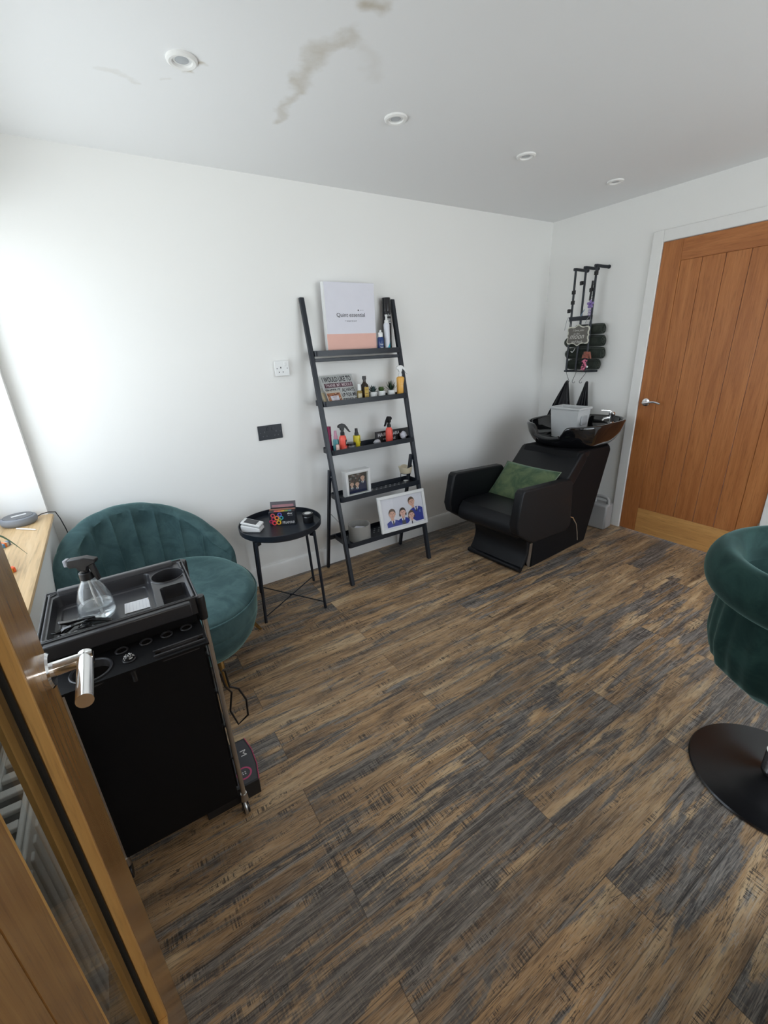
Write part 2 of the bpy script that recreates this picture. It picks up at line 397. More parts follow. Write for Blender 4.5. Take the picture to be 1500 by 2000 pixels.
# ------------------------------------------------------------------ room
H = 2.295; XL = -3.636; XO = -3.93
STAINS = [(-2.461,-.581,-2.467,-.809,.035,.5), (-2.467,-.809,-2.490,-.947,.045,.6), (-2.490,-.947,-2.490,-1.06,.05,.6), (-2.490,-1.06,-2.421,-1.152,.045,.6),
          (-2.461,-1.272,-2.427,-1.278,.05,.9), (-2.828,-.748,-2.795,-.80,.020,.9), (-3.05,-.645,-2.95,-.613,.014,.2), (-2.42,-1.15,-2.26,-1.00,.05,.16), (-2.90,-.66,-2.87,-.70,.010,.2)]
floor_mb = MB().box(-4.3, .15, -5.2, .12, -.06, 0)
struct('floor', floor_mb, mat_floor(), smooth=0)
struct('ceiling', MB().box(-3.95, .12, -3.45, .12, H, H+.08), mat_ceiling(), smooth=0)
struct('wall_back', MB().box(-3.95, .12, 0, .12, 0, H), M_wall, smooth=0)
# right wall with the doorway of door_1
DY0, DY1, DZ = -1.735, -.874, 1.992
mb = MB().box(0, .12, DY1, 0, 0, H).box(0, .12, -3.45, DY0, 0, H).box(0, .12, DY0, DY1, DZ, H)
struct('wall_right', mb, M_wall, smooth=0)
# left wall with the window opening
WY0, WY1, WZ0, WZ1 = -1.58, -.05, .727, 1.98
mb = MB().box(XO, XL, WY1, 0, 0, H).box(XO, XL, WY0, WY1, 0, WZ0).box(XO, XL, WY0, WY1, WZ1, H).box(XO, XL, -2.72, WY0, 0, H)
struct('wall_left', mb, M_wall, smooth=0)
# front wall: doorway the photograph is taken through, stub, then the alcove with an unseen window added for fill light
mb = MB().box(XL, -3.52, -2.74, -2.62, 0, H).box(-3.52, -2.64, -2.74, -2.62, 2.03, H).box(-2.64, -2.26, -2.74, -2.62, 0, H).box(-2.26, -2.14, -3.33, -2.62, 0, H)
mb.box(-2.26, -2.04, -3.45, -3.33, 0, H).box(-.15, 0, -3.45, -3.33, 0, H).box(-2.04, -.15, -3.45, -3.33, 0, .42).box(-2.04, -.15, -3.45, -3.33, 2.17, H)
struct('wall_front', mb, M_wall, smooth=0)
# hall behind the camera
mb = MB().box(-4.2, -4.1, -5.1, -2.74, 0, H).box(-2.14, -2.05, -5.1, -3.45, 0, H).box(-4.2, -2.05, -5.2, -5.1, 0, H).box(-4.1, -3.95, -2.80, -2.74, 0, H)
struct('wall_hall', mb, M_wall, smooth=0)
struct('ceiling_hall', MB().box(-4.2, -2.05, -5.2, -3.45, H, H+.08).box(-4.2, -3.95, -3.45, -2.74, H, H+.08), M_wall, smooth=0)
area('added_hall_fill', (-3.0, -4.1, H-.03), (0, 0, 0), .5, .5, HALL_FILL, (1, .93, .84))  # unseen lamp added to throw light from behind the camera

# windows
def window(name, parent_loc, boxes, panes):
    wn = bpy.data.objects.new(name, None); COL.objects.link(wn); wn['kind'] = 'structure'
    fm = MB()
    for q in boxes: fm.box(*q)
    struct('window_frame', fm, M_trimw, wn, bev=.004)
    for q in panes: struct('window_pane', MB().box(*q), M_glass, wn, smooth=0)
    return wn
bx = []
for a, b_ in ((WY0, WY0+.06), (WY1-.06, WY1), (-.865, -.805)): bx.append((-3.92, -3.86, a, b_, WZ0+.026, WZ1))
for a, b_ in ((WZ0+.026, WZ0+.09), (WZ1-.06, WZ1)): bx.append((-3.92, -3.86, WY0, WY1, a, b_))
win1 = window('window_1', None, bx, [(-3.893, -3.887, WY0+.06, -.865, WZ0+.09, WZ1-.06), (-3.893, -3.887, -.805, WY1-.06, WZ0+.09, WZ1-.06)])
sill = MB().prism([(-3.862, .728), (-3.628, .728), (-3.618, .732), (-3.615, .740), (-3.618, .748), (-3.628, .752), (-3.862, .752)], 1, -1.69, -.051)
struct('window_sill', sill, M_sill, win1, label='oiled oak window board')
bx = []
for a, b_ in ((-2.04, -1.99), (-1.12, -1.07), (-.20, -.15)): bx.append((a, b_, -3.44, -3.39, .42, 2.17))
for a, b_ in ((.42, .47), (2.12, 2.17)): bx.append((-1.99, -.20, -3.44, -3.39, a, b_))
window('added_window', None, bx, [(-1.99, -1.12, -3.418, -3.412, .47, 2.12), (-1.07, -.20, -3.418, -3.412, .47, 2.12)])  # unseen second window, added to carry light to the far walls

# skirting boards
def skirt(name, pts):
    mb = MB()
    for (ax, a0, a1, base, sgn) in pts:
        t = .015
        prof = [(0, 0), (t, 0), (t, .112), (t*.75, .119), (t*.45, .125), (0, .125)]
        if ax == 'x': mb.prism([(base+sgn*p, z) for p, z in prof], 0, a0, a1)      # board running along x: profile in (y,z)
        else: mb.prism([(base+sgn*p, z) for p, z in prof], 1, a0, a1)              # along y: profile in (x,z)
    struct(name, mb, M_trimw, smooth=30)
skirt('baseboard_back', [('x', XL, 0, 0, -1)])
skirt('baseboard_right', [('y', -.806, -.015, 0, -1), ('y', -3.33, -1.805, 0, -1)])
skirt('baseboard_left', [('y', -2.62, -.015, XL, 1)])
skirt('baseboard_front', [('x', -2.57, -2.14, -2.62, 1), ('y', -3.33, -2.62, -2.14, 1), ('x', -2.125, 0, -3.33, 1)])
# architraves
mb = MB().box(-.016, 0, DY1, DY1+.068, 0, DZ+.068).box(-.016, 0, DY0-.068, DY0, 0, DZ+.068).box(-.016, 0, DY0, DY1, DZ, DZ+.068)
struct('trim_1', mb, M_trimw, bev=.003)
mb = MB().box(-2.64, -2.57, -2.62, -2.604, 0, 2.10).box(-3.59, -3.52, -2.62, -2.604, 0, 2.10).box(-3.52, -2.64, -2.62, -2.604, 2.03, 2.10)
struct('trim_2', mb, M_trimw, bev=.003)

# door_1: oak boarded door in the right wall
d1 = bpy.data.objects.new('door_1', None); COL.objects.link(d1); d1['kind'] = 'structure'
gr = [-.996, -1.12, -1.246, -1.371, -1.497, -1.620]
XF = -.006
mb = MB().box(XF, XF+.04, gr[0], DY1-.003, .006, DZ-.003).box(XF, XF+.04, DY0+.003, gr[-1], .006, DZ-.003)
struct('door_stile', mb, M_oak, d1, bev=.0012)
mb = MB().box(XF, XF+.04, gr[-1]+.0008, gr[0]-.0008, .006, .195).box(XF, XF+.04, gr[-1]+.0008, gr[0]-.0008, 1.868, DZ-.003)
struct('door_rail', MB().box(XF, XF+.04, gr[-1]+.0008, gr[0]-.0008, .006, .195), M_oakr, d1, bev=.0012, label='paler oak bottom rail')
struct('door_rail', MB().box(XF, XF+.04, gr[-1]+.0008, gr[0]-.0008, 1.868, DZ-.003), mat_wood('oak_top_rail', (.33,.112,.032), (.43,.158,.048), (.52,.21,.068), 1, 1.0, .42), d1, bev=.0012)
for i in range(5):
    struct('door_board', MB().box(XF+.003, XF+.036, gr[i+1]+.0012, gr[i]-.0012, .195, 1.868), M_oak, d1, bev=.0022)
def lever_handle(parent, O, N, U, mt, L=.115, world=True, rose=.027, fat=.009):
    """rose at O, N = out of the door, U = along the lever"""
    O, N, U = Vector(O), Vector(N), Vector(U)
    h = part('door_handle', MB().cyl(O, O+N*.009, rose, rose, 28).cyl(O+N*.009, O+N*.011, rose, rose*.86, 28), mt, parent, world=world, bev=0)
    S = N.cross(U)
    pts = [O+N*.010, O+N*.048, O+N*.054+U*.006, O+N*.055+U*.02]
    for i in range(1, 9): pts.append(O+N*(.055-.004*math.sin(i/8*PI))+U*(.02+(L-.02)*i/8)+S*(.010*math.sin(i/8*PI)))
    part('handle_lever', MB().tube(pts, fat, 12, r2=fat*.8), mt, h, world=world)
    return h
d1.location = (0, 0, 0)
lever_handle(d1, (XF, -.93, .985), (-1, 0, 0), (0, -1, 0), M_chrome, .12)
for z in (.25, .98, 1.75):
    struct('door_hinge', MB().cyl((-.014, DY0+.001, z-.05), (-.014, DY0+.001, z+.05), .007, n=10).box(-.008, 0, DY0-.01, DY0+.001, z-.05, z+.05), M_bchrome, d1)

# door_2: oak door with a narrow glass light, standing open against the window wall
XD = -3.45
d2 = bpy.data.objects.new('door_2', None); COL.objects.link(d2); d2['kind'] = 'structure'
T = .044
yA, yB, yG0, yG1 = -1.872, -1.990, -2.192, -2.612      # lock edge, glass start, glass end, hinge edge
zb, zt = .285, 1.80
struct('door_stile', MB().box(XD-T, XD, yB, yA, .008, 1.985), M_oak2, d2, bev=.0015)
struct('door_panel', MB().box(XD-T, XD, -2.262, yG0, .008, 1.985).box(XD-T+.002, XD-.002, -2.265, -2.262, .008, 1.985).box(XD-T, XD, yG1, -2.265, .008, 1.985), M_oak2, d2)
struct('door_rail', MB().box(XD-T, XD, yG0, yB, .008, zb).box(XD-T, XD, yG0, yB, zt, 1.985), M_oak2, d2)
bt = .006
mb = MB()
for x0, x1 in ((XD-.015, XD), (XD-T, XD-T+.015)):
    mb.box(x0, x1, yB-bt, yB, zb, zt).box(x0, x1, yG0, yG0+bt, zb, zt).box(x0, x1, yG0+bt, yB-bt, zb, zb+bt).box(x0, x1, yG0+bt, yB-bt, zt-bt, zt)
struct('glazing_bead', mb, M_bead, d2, bev=.001, label='oak glazing bead in a brightened, lit-looking tone')
mb = MB()
for a, b_, c, e in ((yB-bt-.0035, yB-bt, zb+bt, zt-bt), (yG0+bt, yG0+bt+.0035, zb+bt, zt-bt), (yG0+bt+.0035, yB-bt-.0035, zb+bt, zb+bt+.0035)):
    mb.box(XD-T+.0155, XD-.0155, a, b_, c, e)
struct('glazing_gasket', mb, P('black_gasket', (.012,.012,.012), .6), d2, smooth=0)
struct('glass_pane', MB().box(XD-.025, XD-.019, yG0+bt+.001, yB-bt-.001, zb+bt+.001, zt-bt-.001), mat_thin_glass('door_glass', (.90,.92,.91)), d2, smooth=0)
def d2_handle(sgn):
    O = Vector((XD if sgn > 0 else XD-T, -1.908, 1.016)); N = Vector((sgn, 0, 0)); U = Vector((0, -1, 0))
    h = part('door_handle', MB().cyl(O, O+N*.006, .026, .026, 32).cyl(O+N*.006, O+N*.009, .026, .023, 32), M_chrome, d2, world=True)
    f = .0105
    pts = [O+N*.009, O+N*.060]
    part('handle_neck', MB().cyl(pts[0], pts[1]-N*.001, f, f, 28), M_chrome, h, world=True)
    mb = MB().tube([O+N*.049+U*(-.0105)]+[O+N*.049+U*(i*.02) for i in range(0, 6)], f, 28)
    part('handle_lever', mb, M_chrome, h, world=True)
d2_handle(1); d2_handle(-1)

# downlights
for i, (x, y) in enumerate(((-2.846, -.804), (-2.038, -.799), (-1.241, -.782), (-.441, -.765))):
    lab = ['white ceiling downlight beside the small brown stain, nearest the window', 'white ceiling downlight in line above the ladder shelf, second from the window',
           'white ceiling downlight third from the window', 'white ceiling downlight nearest the oak boarded door'][i]
    t = thing('ceiling_downlight', lab, 'ceiling light', (x, y, H), 0, 'recessed downlights in a row')
    part('bezel', MB().lathe([(.028, -.001), (.031, -.008), (.040, -.0095), (.046, -.006), (.047, 0), (.0465, .0), (.030, .0)], n=40), M_trimw, t)
    part('baffle', MB().lathe([(.0285, -.003), (.0285, -.001), (.021, .0), (.021, -.003)], n=32, closed=True), M_plastic, t)
    part('lamp_lens', MB().lathe([(.0205, -.0025), (.012, -.0035), (.001, -.004)], n=28), P('frosted_lens', (.42,.44,.46), .12), t)

# ------------------------------------------------------------------ radiator and sockets
t = thing('panel_radiator', 'white panel radiator with slotted top grille under the oak window board', 'radiator', (-3.590, -2.055, .195))
part('front_panel', MB().box(.022, .030, -.50, .50, 0, .50), M_trimw, t, bev=.004)
mb = MB()
for i in range(30): mb.box(.028, .0345, -.485+i*.0328, -.467+i*.0328, .02, .48)
part('flutes', mb, M_trimw, t, bev=.0025)
part('back_panel', MB().box(-.040, -.032, -.50, .50, 0, .50), M_trimw, t, bev=.004)
mb = MB().box(-.032, -.024, -.5, .5, .49, .505).box(.014, .022, -.5, .5, .49, .505).box(-.024, .014, -.5, -.49, .49, .505).box(-.024, .014, .49, .5, .49, .505)
for i in range(24): mb.box(-.024, .014, -.47+i*.041, -.452+i*.041, .495, .505)
part('top_grille', mb, M_trimw, t, bev=.002)
for y in (-.35, .35): part('wall_bracket', MB().box(-.0455, -.040, y-.02, y+.02, .05, .45), M_trimw, t)
part('valve', MB().cyl((-.005, .52, -.02), (-.005, .52, .05), .014, n=16).cyl((-.005, .52, -.149), (-.005, .52, -.02), .0075, n=10).cyl((-.005, .498, .02), (-.005, .525, .02), .008, n=10), M_chrome, t)

def socket(label, mt, x0, x1, z0, z1, double, pin, proud):
    t = thing('wall_socket', label, 'wall socket', ((x0+x1)/2, 0, (z0+z1)/2))
    w_, h_ = (x1-x0)/2, (z1-z0)/2
    part('back_box', MB().box(-w_+.003, w_-.003, -proud+.006, -.0005, -h_+.003, h_-.003), mt, t, bev=.003)
    part('face_plate', MB().box(-w_, w_, -proud, -proud+.007, -h_, h_), mt, t, bev=.003, seg=3)
    for cx in ((-.036, .036) if double else (-.008,)):
        cz = -.006
        mb = MB(); mb.box(cx-.003, cx+.003, -proud-.0004, -proud+.001, cz+.006, cz+.015).box(cx-.0145, cx-.0085, -proud-.0004, -proud+.001, cz-.017, cz-.012).box(cx+.0085, cx+.0145, -proud-.0004, -proud+.001, cz-.017, cz-.012)
        sx = (cx+.026 if not double else (cx+.026 if cx > 0 else cx-.026)) if not double else (cx*.45)
        part('pin_slots', mb, pin, t, smooth=0); part('switch_rocker', MB().box(sx-.006, sx+.006, -proud-.004, -proud+.001, .012, .032), mt, t, bev=.0015)
    for cx in (-w_+.013, w_-.013): part('plate_screw', MB().cyl((cx, -proud-.0006, 0), (cx, -proud+.001, 0), .0028, n=12), pin, t)
socket('white single wall socket with one rocker switch beside the ladder shelf', M_plastic, -2.403, -2.315, 1.305, 1.391, False, P('socket_slots', (.05,.05,.05), .6), .022)
socket('black double wall socket on the white wall below the white one', M_black_mt, -2.551, -2.402, .944, 1.030, True, P('socket_slots_dark', (.10,.10,.11), .3), .009)

# ------------------------------------------------------------------ ladder shelf
LX0, LX1 = -2.192, -1.562
def ry(z, off=0): return -.378+.21*z-off
t = thing('ladder_shelf', 'black metal five-tier ladder shelf leaning on the white wall', 'ladder shelf', (-1.877, -.2, 0))
for x in (LX0, LX1):
    a = .0135
    M = MB()
    z0, z1 = 0, 1.727
    M.prism([(ry(z0)-.014, z0), (ry(z0)+.012, z0), (ry(z1)+.012, z1), (ry(z1)-.014, z1)], 0, x-a, x+a)
    part('front_leg', M, M_black_mt, t, bev=.004, world=True)
for x in (LX0-.002, LX1+.002):
    xx = x+(.022 if x < -1.9 else -.022)*0
    sgn = 1 if x > -1.9 else -1
    xi = x - sgn*.030 if sgn > 0 else x-.016
    M = MB().prism([(-.066, 0), (-.040, 0), (-.213, .745), (-.239, .745)], 0, xi-.009, xi+.009)
    part('support_leg', M, M_black_mt, t, bev=.004, world=True)
    part('pivot_bolt', MB().cyl((x-sgn*.018, ry(.70), .70), (x+sgn*.016, ry(.70), .70), .0055, n=14), M_bchrome, t, world=True)
part('crossbar', MB().box(LX0+.013, LX1-.013, ry(1.385)-.008, ry(1.385)+.008, 1.372, 1.392), M_black_mt, t, bev=.002, world=True)
part('crossbar', MB().box(LX0-.010, LX1-.03, -.118, -.102, .232, .262), M_black_mt, t, bev=.002, world=True)
M = MB().cyl((LX0-.006, ry(.405)+.005, .405), (LX0-.012, -.150, .44), .0025, n=8)
part('stay_rod', M, M_bchrome, t, world=True)
shelves = []
for k, (zt_, depth) in enumerate(((1.435, .080), (1.147, .112), (.858, .128), (.567, .135), (.274, .195))):
    yf = ry(zt_)-.024; yb = yf+depth+.02; zf = zt_-.028
    yb = min(yb, -.012)
    out = rrect(LX0+.014, LX1+.010, yf, yb, .022, 5); inn = rrect(LX0+.017, LX1+.007, yf+.003, yb-.003, .019, 5)
    M = MB(); n = len(out)
    M.add([(x, y, zf-.004) for x, y in out]+[(x, y, zt_) for x, y in out]+[(x, y, zt_) for x, y in inn]+[(x, y, zf) for x, y in inn],
          [tuple(range(n))[::-1]]+[(j*n+i, j*n+(i+1) % n, (j+1)*n+(i+1) % n, (j+1)*n+i) for j in range(3) for i in range(n)]+([tuple(range(3*n, 4*n))]))
    s_ = part('shelf', M, M_black_mt, t, world=True, bev=.0008)
    shelves.append((zf, yf, yb))
    if k >= 3:
        # rows of round drain holes: the wall and floor show through as pale dots
        hm = MB()
        for rwi in range(3):
            for cxi in range(14):
                x = LX0+.09+cxi*.037+(.018 if rwi == 1 else 0); y = yb-.040-rwi*.026
                hm.cyl((x, y, zf+.0001), (x, y, zf+.0007), .0065, n=14)
        part('drain_hole', hm, P('pale_hole', (.42,.43,.44), .5), s_, world=True, smooth=0)
S1, S2, S3, S4, S5 = [q[0]+.0003 for q in shelves]

# ------------------------------------------------------------------ round side table
tc_ = (-2.585, -.305)
t = thing('side_table', 'small round black tray side table with thin legs beside the green tub seat', 'side table', (tc_[0], tc_[1], 0))
part('tray_top', MB().lathe([(.001, .495), (.215, .495), (.226, .50), (.2285, .528), (.231, .530), (.2335, .528), (.231, .497), (.221, .489), (.001, .489)], n=64), M_black_mt, t)
for a in (52,):
    part('tray_handle', MB().box(-.022, .022, .2265, .2345, .522, .537, Matrix.Rotation(R(a-90), 4, 'Z')), M_black_mt, t, bev=.002)
feet = [(-.206, -.142), (.213, .138), (.135, -.208), (-.125, .205)]
for fx_, fy_ in feet:
    L = math.hypot(fx_, fy_); k = .226/L
    lg = part('leg', MB().cyl((fx_, fy_, 0), (fx_*k*1.0, fy_*k*1.0, .492), .0085, .0085, 14), M_black_mt, t)
    part('leg_bracket', MB().box(-.026, .0, -.012, .012, .468, .490, Matrix.Translation((fx_*k, fy_*k, 0)) @ Matrix.Rotation(math.atan2(fy_, fx_), 4, 'Z')), M_black_mt, lg, bev=.002)
part('cross_stretcher', MB().cyl((feet[0][0], feet[0][1], .035), (feet[1][0], feet[1][1], .035), .0035, n=8).cyl((feet[2][0], feet[2][1], .042), (feet[3][0], feet[3][1], .042), .0035, n=8).cyl((0, 0, .03), (0, 0, .046), .006, n=10), M_black_mt, t)
TZ = .4953

# ------------------------------------------------------------------ green shell tub seat
sc_ = (-3.212, -.53)
t = thing('tub_loveseat', 'low green velvet loveseat with channelled shell back in the window corner', 'loveseat', (sc_[0], sc_[1], 0), R(22))
A, B = .400, .445; TH = 82
def shell_top(th):
    c = max(0, math.cos(th*90/TH*PI/180))
    return .440+.315*c**.78
NCH = 9
def shell(u, v):
    # u along the back (0..1), v around the cross-section
    th = (u*2-1)*TH; a = R(th); top = shell_top(th)
    endf = min(1, (1-abs(u*2-1))*7+.04)**.5
    tk = .085*max(.25, endf)
    ch = abs(math.sin(PI*NCH*(u)))**.55
    lean = .00
    # profile points: outer bottom -> outer up -> top roll -> inner down -> inner bottom
    if v < .38:
        k = v/.38; z = .13+(top-.035-.13)*k; r_ = .80+.20*math.sin(min(1, k*1.25)*PI/2); off = 0; 
        rad = r_; inn = 0
    elif v < .62:
        k = (v-.38)/.24; an = PI*k; z = top-.035+.035*math.sin(an); inn = tk*(1-math.cos(an))/2; rad = 1
    else:
        k = (v-.62)/.38; z = top-.035-(top-.035-.33)*k; inn = tk+.02*k+.0*k; rad = 1
        inn += -.020*ch*math.sin(min(1, (1-k)*2.2)*PI/2) + .006
    if v >= .38 and v < .62: inn -= .010*ch*math.sin(PI*k)
    x = (A*rad-inn)*math.sin(a); y = (B*rad-inn)*math.cos(a)
    if v < .38: y = B*rad*math.cos(a); x = A*rad*math.sin(a)
    q = (abs(math.sin(a))**2.5+abs(math.cos(a))**2.5)**(-1/2.5)
    x *= q; y *= q
    return (x, y, z)
bm_ = MB().surf(shell, 181, 34, cv=True)
bm_.f += [tuple(j*181 for j in range(34))[::-1], tuple(j*181+180 for j in range(34))]
part('backrest', bm_, M_velvet, t, smooth=60)
def seat(u, v):
    a = 2*PI*u
    z0, z1 = .30, .432
    prof = [(0.001, z1+.010), (.5, z1+.010), (.80, z1+.006), (.93, z1-.004), (.985, z1-.022), (1.0, z1-.045), (1.0, z1-.065), (.985, z0+.01), (.97, z0)]
    k = v*(len(prof)-1); i = min(int(k), len(prof)-2); f = k-i; r_ = prof[i][0]*(1-f)+prof[i+1][0]*f; z = prof[i][1]*(1-f)+prof[i+1][1]*f
    ax = .335; by = .435 if math.sin(a) < 0 else .33
    return (ax*r_*math.cos(a), by*r_*math.sin(a), z)
part('seat', MB().surf(seat, 96, 25, cu=True, capv=True), M_velvet, t, smooth=60)
def base(u, v):
    a = 2*PI*u; prof = [(.985, .318), (.975, .28), (.92, .22), (.83, .17), (.70, .145), (.001, .145)]
    k = v*(len(prof)-1); i = min(int(k), len(prof)-2); f = k-i; r_ = prof[i][0]*(1-f)+prof[i+1][0]*f; z = prof[i][1]*(1-f)+prof[i+1][1]*f
    ax = .335; by = .435 if math.sin(a) < 0 else .36
    return (ax*r_*math.cos(a), by*r_*math.sin(a), z)
part('seat_base', MB().surf(base, 96, 21, cu=True, capv=True), M_velvet, t, smooth=60)
pp = MB(); pp.tube([(.338*math.cos(2*PI*i/72), (.438 if math.sin(2*PI*i/72) < 0 else .333)*math.sin(2*PI*i/72), .397) for i in range(72)], .004, 8, closed=True)
part('piping', pp, M_velvet, t)
for lx, ly in ((.365, -.10), (-.33, .17), (-.02, -.34), (-.28, -.24)):
    part('leg', MB().cyl((lx, ly, .0), (lx*.74, ly*.9, .16), .0075, .015, 18), M_gold, t)

# ------------------------------------------------------------------ backwash chair unit
t = thing('backwash_unit', 'black vinyl salon backwash chair joined to a gloss black shampoo basin', 'salon chair', (-.45, -.65, 0), R(4))
# local frame: same directions as the room (front of the chair towards -x)
HB = .215
part('base_shell', MB().prism([(-.68, .0), (-.02, .0), (.20, .665), (.18, .70), (-.235, .72), (-.30, .60), (-.50, .28), (-.68, .26)], 1, -HB, HB), M_dark_dull, t, bev=.012, seg=3)
# curved front foot panel
def footp(k): return (-.775+.055*math.sin(PI*min(1, k*1.15))**1.0+.02*k, .02+.29*k)
fp = [(footp(i/14)[0]-.025, footp(i/14)[1]) for i in range(15)]
poly = fp+[(x+.035, z) for x, z in fp[::-1]]
part('foot_panel', MB().prism(poly, 1, -HB, HB+.02), M_leather, t, bev=.008, seg=3)
part('foot_panel_edge', MB().cyl((-.793, -HB, .022), (-.793, HB+.02, .022), .018, n=16), M_leather, t)
part('steel_plate', MB().prism([(-.735, .055), (-.715, .02), (-.700, .02), (-.685, .19), (-.715, .19), (-.72, .12)], 1, -HB-.004, -HB+.001), M_bchrome, t)
part('steel_plate', MB().prism([(-.735, .055), (-.715, .02), (-.700, .02), (-.685, .19), (-.715, .19), (-.72, .12)], 1, HB-.001, HB+.004), M_bchrome, t)
# seat cushion
def cush(x0, x1, y0, y1, z0, z1, crown, n=14):
    M = MB()
    def top(u, v):
        x = x0+(x1-x0)*u; y = y0+(y1-y0)*v
        e = 1-(2*u-1)**6; g_ = 1-(2*v-1)**6
        return (x, y, z1+crown*e*g_-.02*(1-e)-.02*(1-g_))
    M.surf(top, n+6, n+6); return M
sp_ = [(-.905, .335), (-.900, .300), (-.86, .272), (-.80, .265), (-.42, .235), (-.38, .38), (-.44, .400), (-.80, .418), (-.86, .412), (-.893, .380)]
part('seat', MB().prism(sp_, 1, -.232, .254), M_leather, t, bev=.012, seg=3)
arm = [(-.935, .60), (-.915, .618), (-.43, .585), (-.405, .555), (-.38, .26), (-.42, .225), (-.80, .245), (-.955, .345), (-.975, .41)]
for sy in (-1, 1):
    y0, y1 = (.258, .320) if sy > 0 else (-.296, -.236)
    part('armrest', MB().prism(arm, 1, y0, y1), M_leather, t, bev=.010, seg=3)
# reclined backrest
bk = [(-.51, .385), (-.545, .405), (-.235, .700), (-.205, .712), (-.150, .690), (-.165, .640), (-.42, .36)]
part('backrest', MB().prism(bk, 1, -.235, .245), M_leather, t, bev=.012, seg=3)
part('backrest_top', MB().box(-.185, -.10, -.22, .22, .665, .71), M_leather, t, bev=.012)
# release lever
part('recline_lever', MB().tube([(-.38, -.226, .30), (-.34, -.250, .295), (-.29, -.256, .27), (-.24, -.256, .21), (-.215, -.256, .14), (-.20, -.256, .075)], .0045, 10), M_chrome, t)
# basin
bc = (.05, .02); BA, BB = .305, .300
def rim_z(a):
    d = (a-PI)/.36
    dip = 1/(1+abs(d/.92)**10)
    tip = .012*max(0, math.cos(a+.9))
    return .872-.086*dip+tip
def basin_r(a):
    n_ = 2.5; c, s_ = math.cos(a), math.sin(a)
    r_ = (abs(c/BA)**n_+abs(s_/BB)**n_)**(-1/n_)
    r_ += .035*max(0, math.cos(a+.75))**6
    return r_
prof_b = [(.30, .672, 0), (.55, .674, 0), (.72, .70, 0), (.86, .748, .3), (.95, .80, .6), (.99, .85, .9), (1.0, .866, 1), (.985, .874, 1), (.955, .874, 1), (.935, .862, 1), (.90, .82, .8), (.80, .765, .3), (.60, .745, 0), (.30, .738, 0), (.03, .735, 0)]
def basin(u, v):
    a = 2*PI*u; k = v*(len(prof_b)-1); i = min(int(round(k)), len(prof_b)-1); s_, z, w_ = prof_b[i]
    dz = (rim_z(a)-.872)*w_
    r_ = basin_r(a)*s_
    x = bc[0]+r_*math.cos(a); 
    if 0: pass
    return (x, bc[1]+r_*math.sin(a), z+dz)
part('basin', MB().surf(basin, 120, len(prof_b), cu=True, capv=True), M_black_gl, t, smooth=70)
part('neck_rest', MB().tube([(bc[0]-.325+.012*abs(i/6)**2, bc[1]+i*.0155, .787+.0035*abs(i/3)**2.1) for i in range(-6, 7)], .012, 12), P('neck_rubber', (.02,.02,.021), .4), t)
part('basin_drain', MB().lathe([(.001, .7385), (.028, .7385), (.030, .736), (.001, .736)], (bc[0]+.03, bc[1], 0), 24), M_chrome, t)
part('basin_bracket', MB().box(-.02, .24, -.10, .14, .655, .69).cyl((.19, -.19, .66), (.19, -.19, .70), .010, n=12), M_black_pl, t, bev=.004)
# mixer tap
tx, ty = .205, -.185
tp = part('mixer_tap', MB().lathe([(.001, .85), (.024, .85), (.025, .858), (.018, .864), (.0175, .905), (.021, .911), (.021, .926), (.014, .934), (.001, .936)], (tx, ty, 0), 28), M_chrome, t)
part('tap_lever', MB().tube([(tx, ty, .932), (tx-.015, ty+.015, .942), (tx-.035, ty+.035, .944), (tx-.055, ty+.052, .946)], .0045, 10), M_chrome, tp)
part('tap_spout', MB().tube([(tx, ty, .885), (tx-.02, ty+.018, .893), (tx-.038, ty+.034, .886), (tx-.044, ty+.040, .872)], .009, 12), M_chrome, tp)
part('hand_shower', MB().cyl((.26, .06, .86), (.26, .06, .90), .016, n=16).lathe([(.001,.90),(.013,.90),(.015,.93),(.001,.932)], (.26, .06, 0), 16), M_black_pl, t)
bwI = Matrix.Translation((-.45, -.65, 0)) @ Matrix.Rotation(R(2.5), 4, 'Z')

# green cushion lying on the seat against the backrest
def pillow(w_, h_, d_, n=22):
    M = MB()
    for sg in (1, -1):
        def fn(u, v, sg=sg):
            x, y = (u*2-1), (v*2-1)
            e = (max(0, 1-x**4)*max(0, 1-y**4))**.5
            px = x*w_/2*(1-.05*(1-y*y)); py = y*h_/2*(1-.05*(1-x*x))
            return (px, py, sg*d_/2*e*(1+.06*math.sin(5*x+3*y)))
        M.surf(fn, n, n)
    return M
t = thing('cushion', 'sage green velvet cushion on the black salon seat', 'cushion', (-.930, -.640, .440))
Mx = Matrix.Translation((0, 0, 0.055)) @ Matrix.Rotation(R(2), 4, 'Z') @ Matrix.Rotation(R(-44), 4, 'Y')
pl_ = pillow(.30, .45, .080); pl_.v = [tuple(Mx @ Vector(p)) for p in pl_.v]
mv = mat_velvet('sage_velvet', (.055,.095,.052), (.125,.165,.082)); 
part('cushion_cover', pl_, mv, t, smooth=80)
ed = MB(); pts = []
for i in range(80):
    a = i/80*4; s_ = int(a); f = (a-s_)*2-1
    x, y = [(f, -1), (1, f), (-f, 1), (-1, -f)][s_]
    pts.append(Mx @ Vector((x*.150*(1-.05*(1-y*y)), y*.225*(1-.05*(1-x*x)), 0)))
ed.tube(pts, .004, 6, closed=True)
part('piping', ed, P('sage_piping', (.16,.20,.13), .8), t)

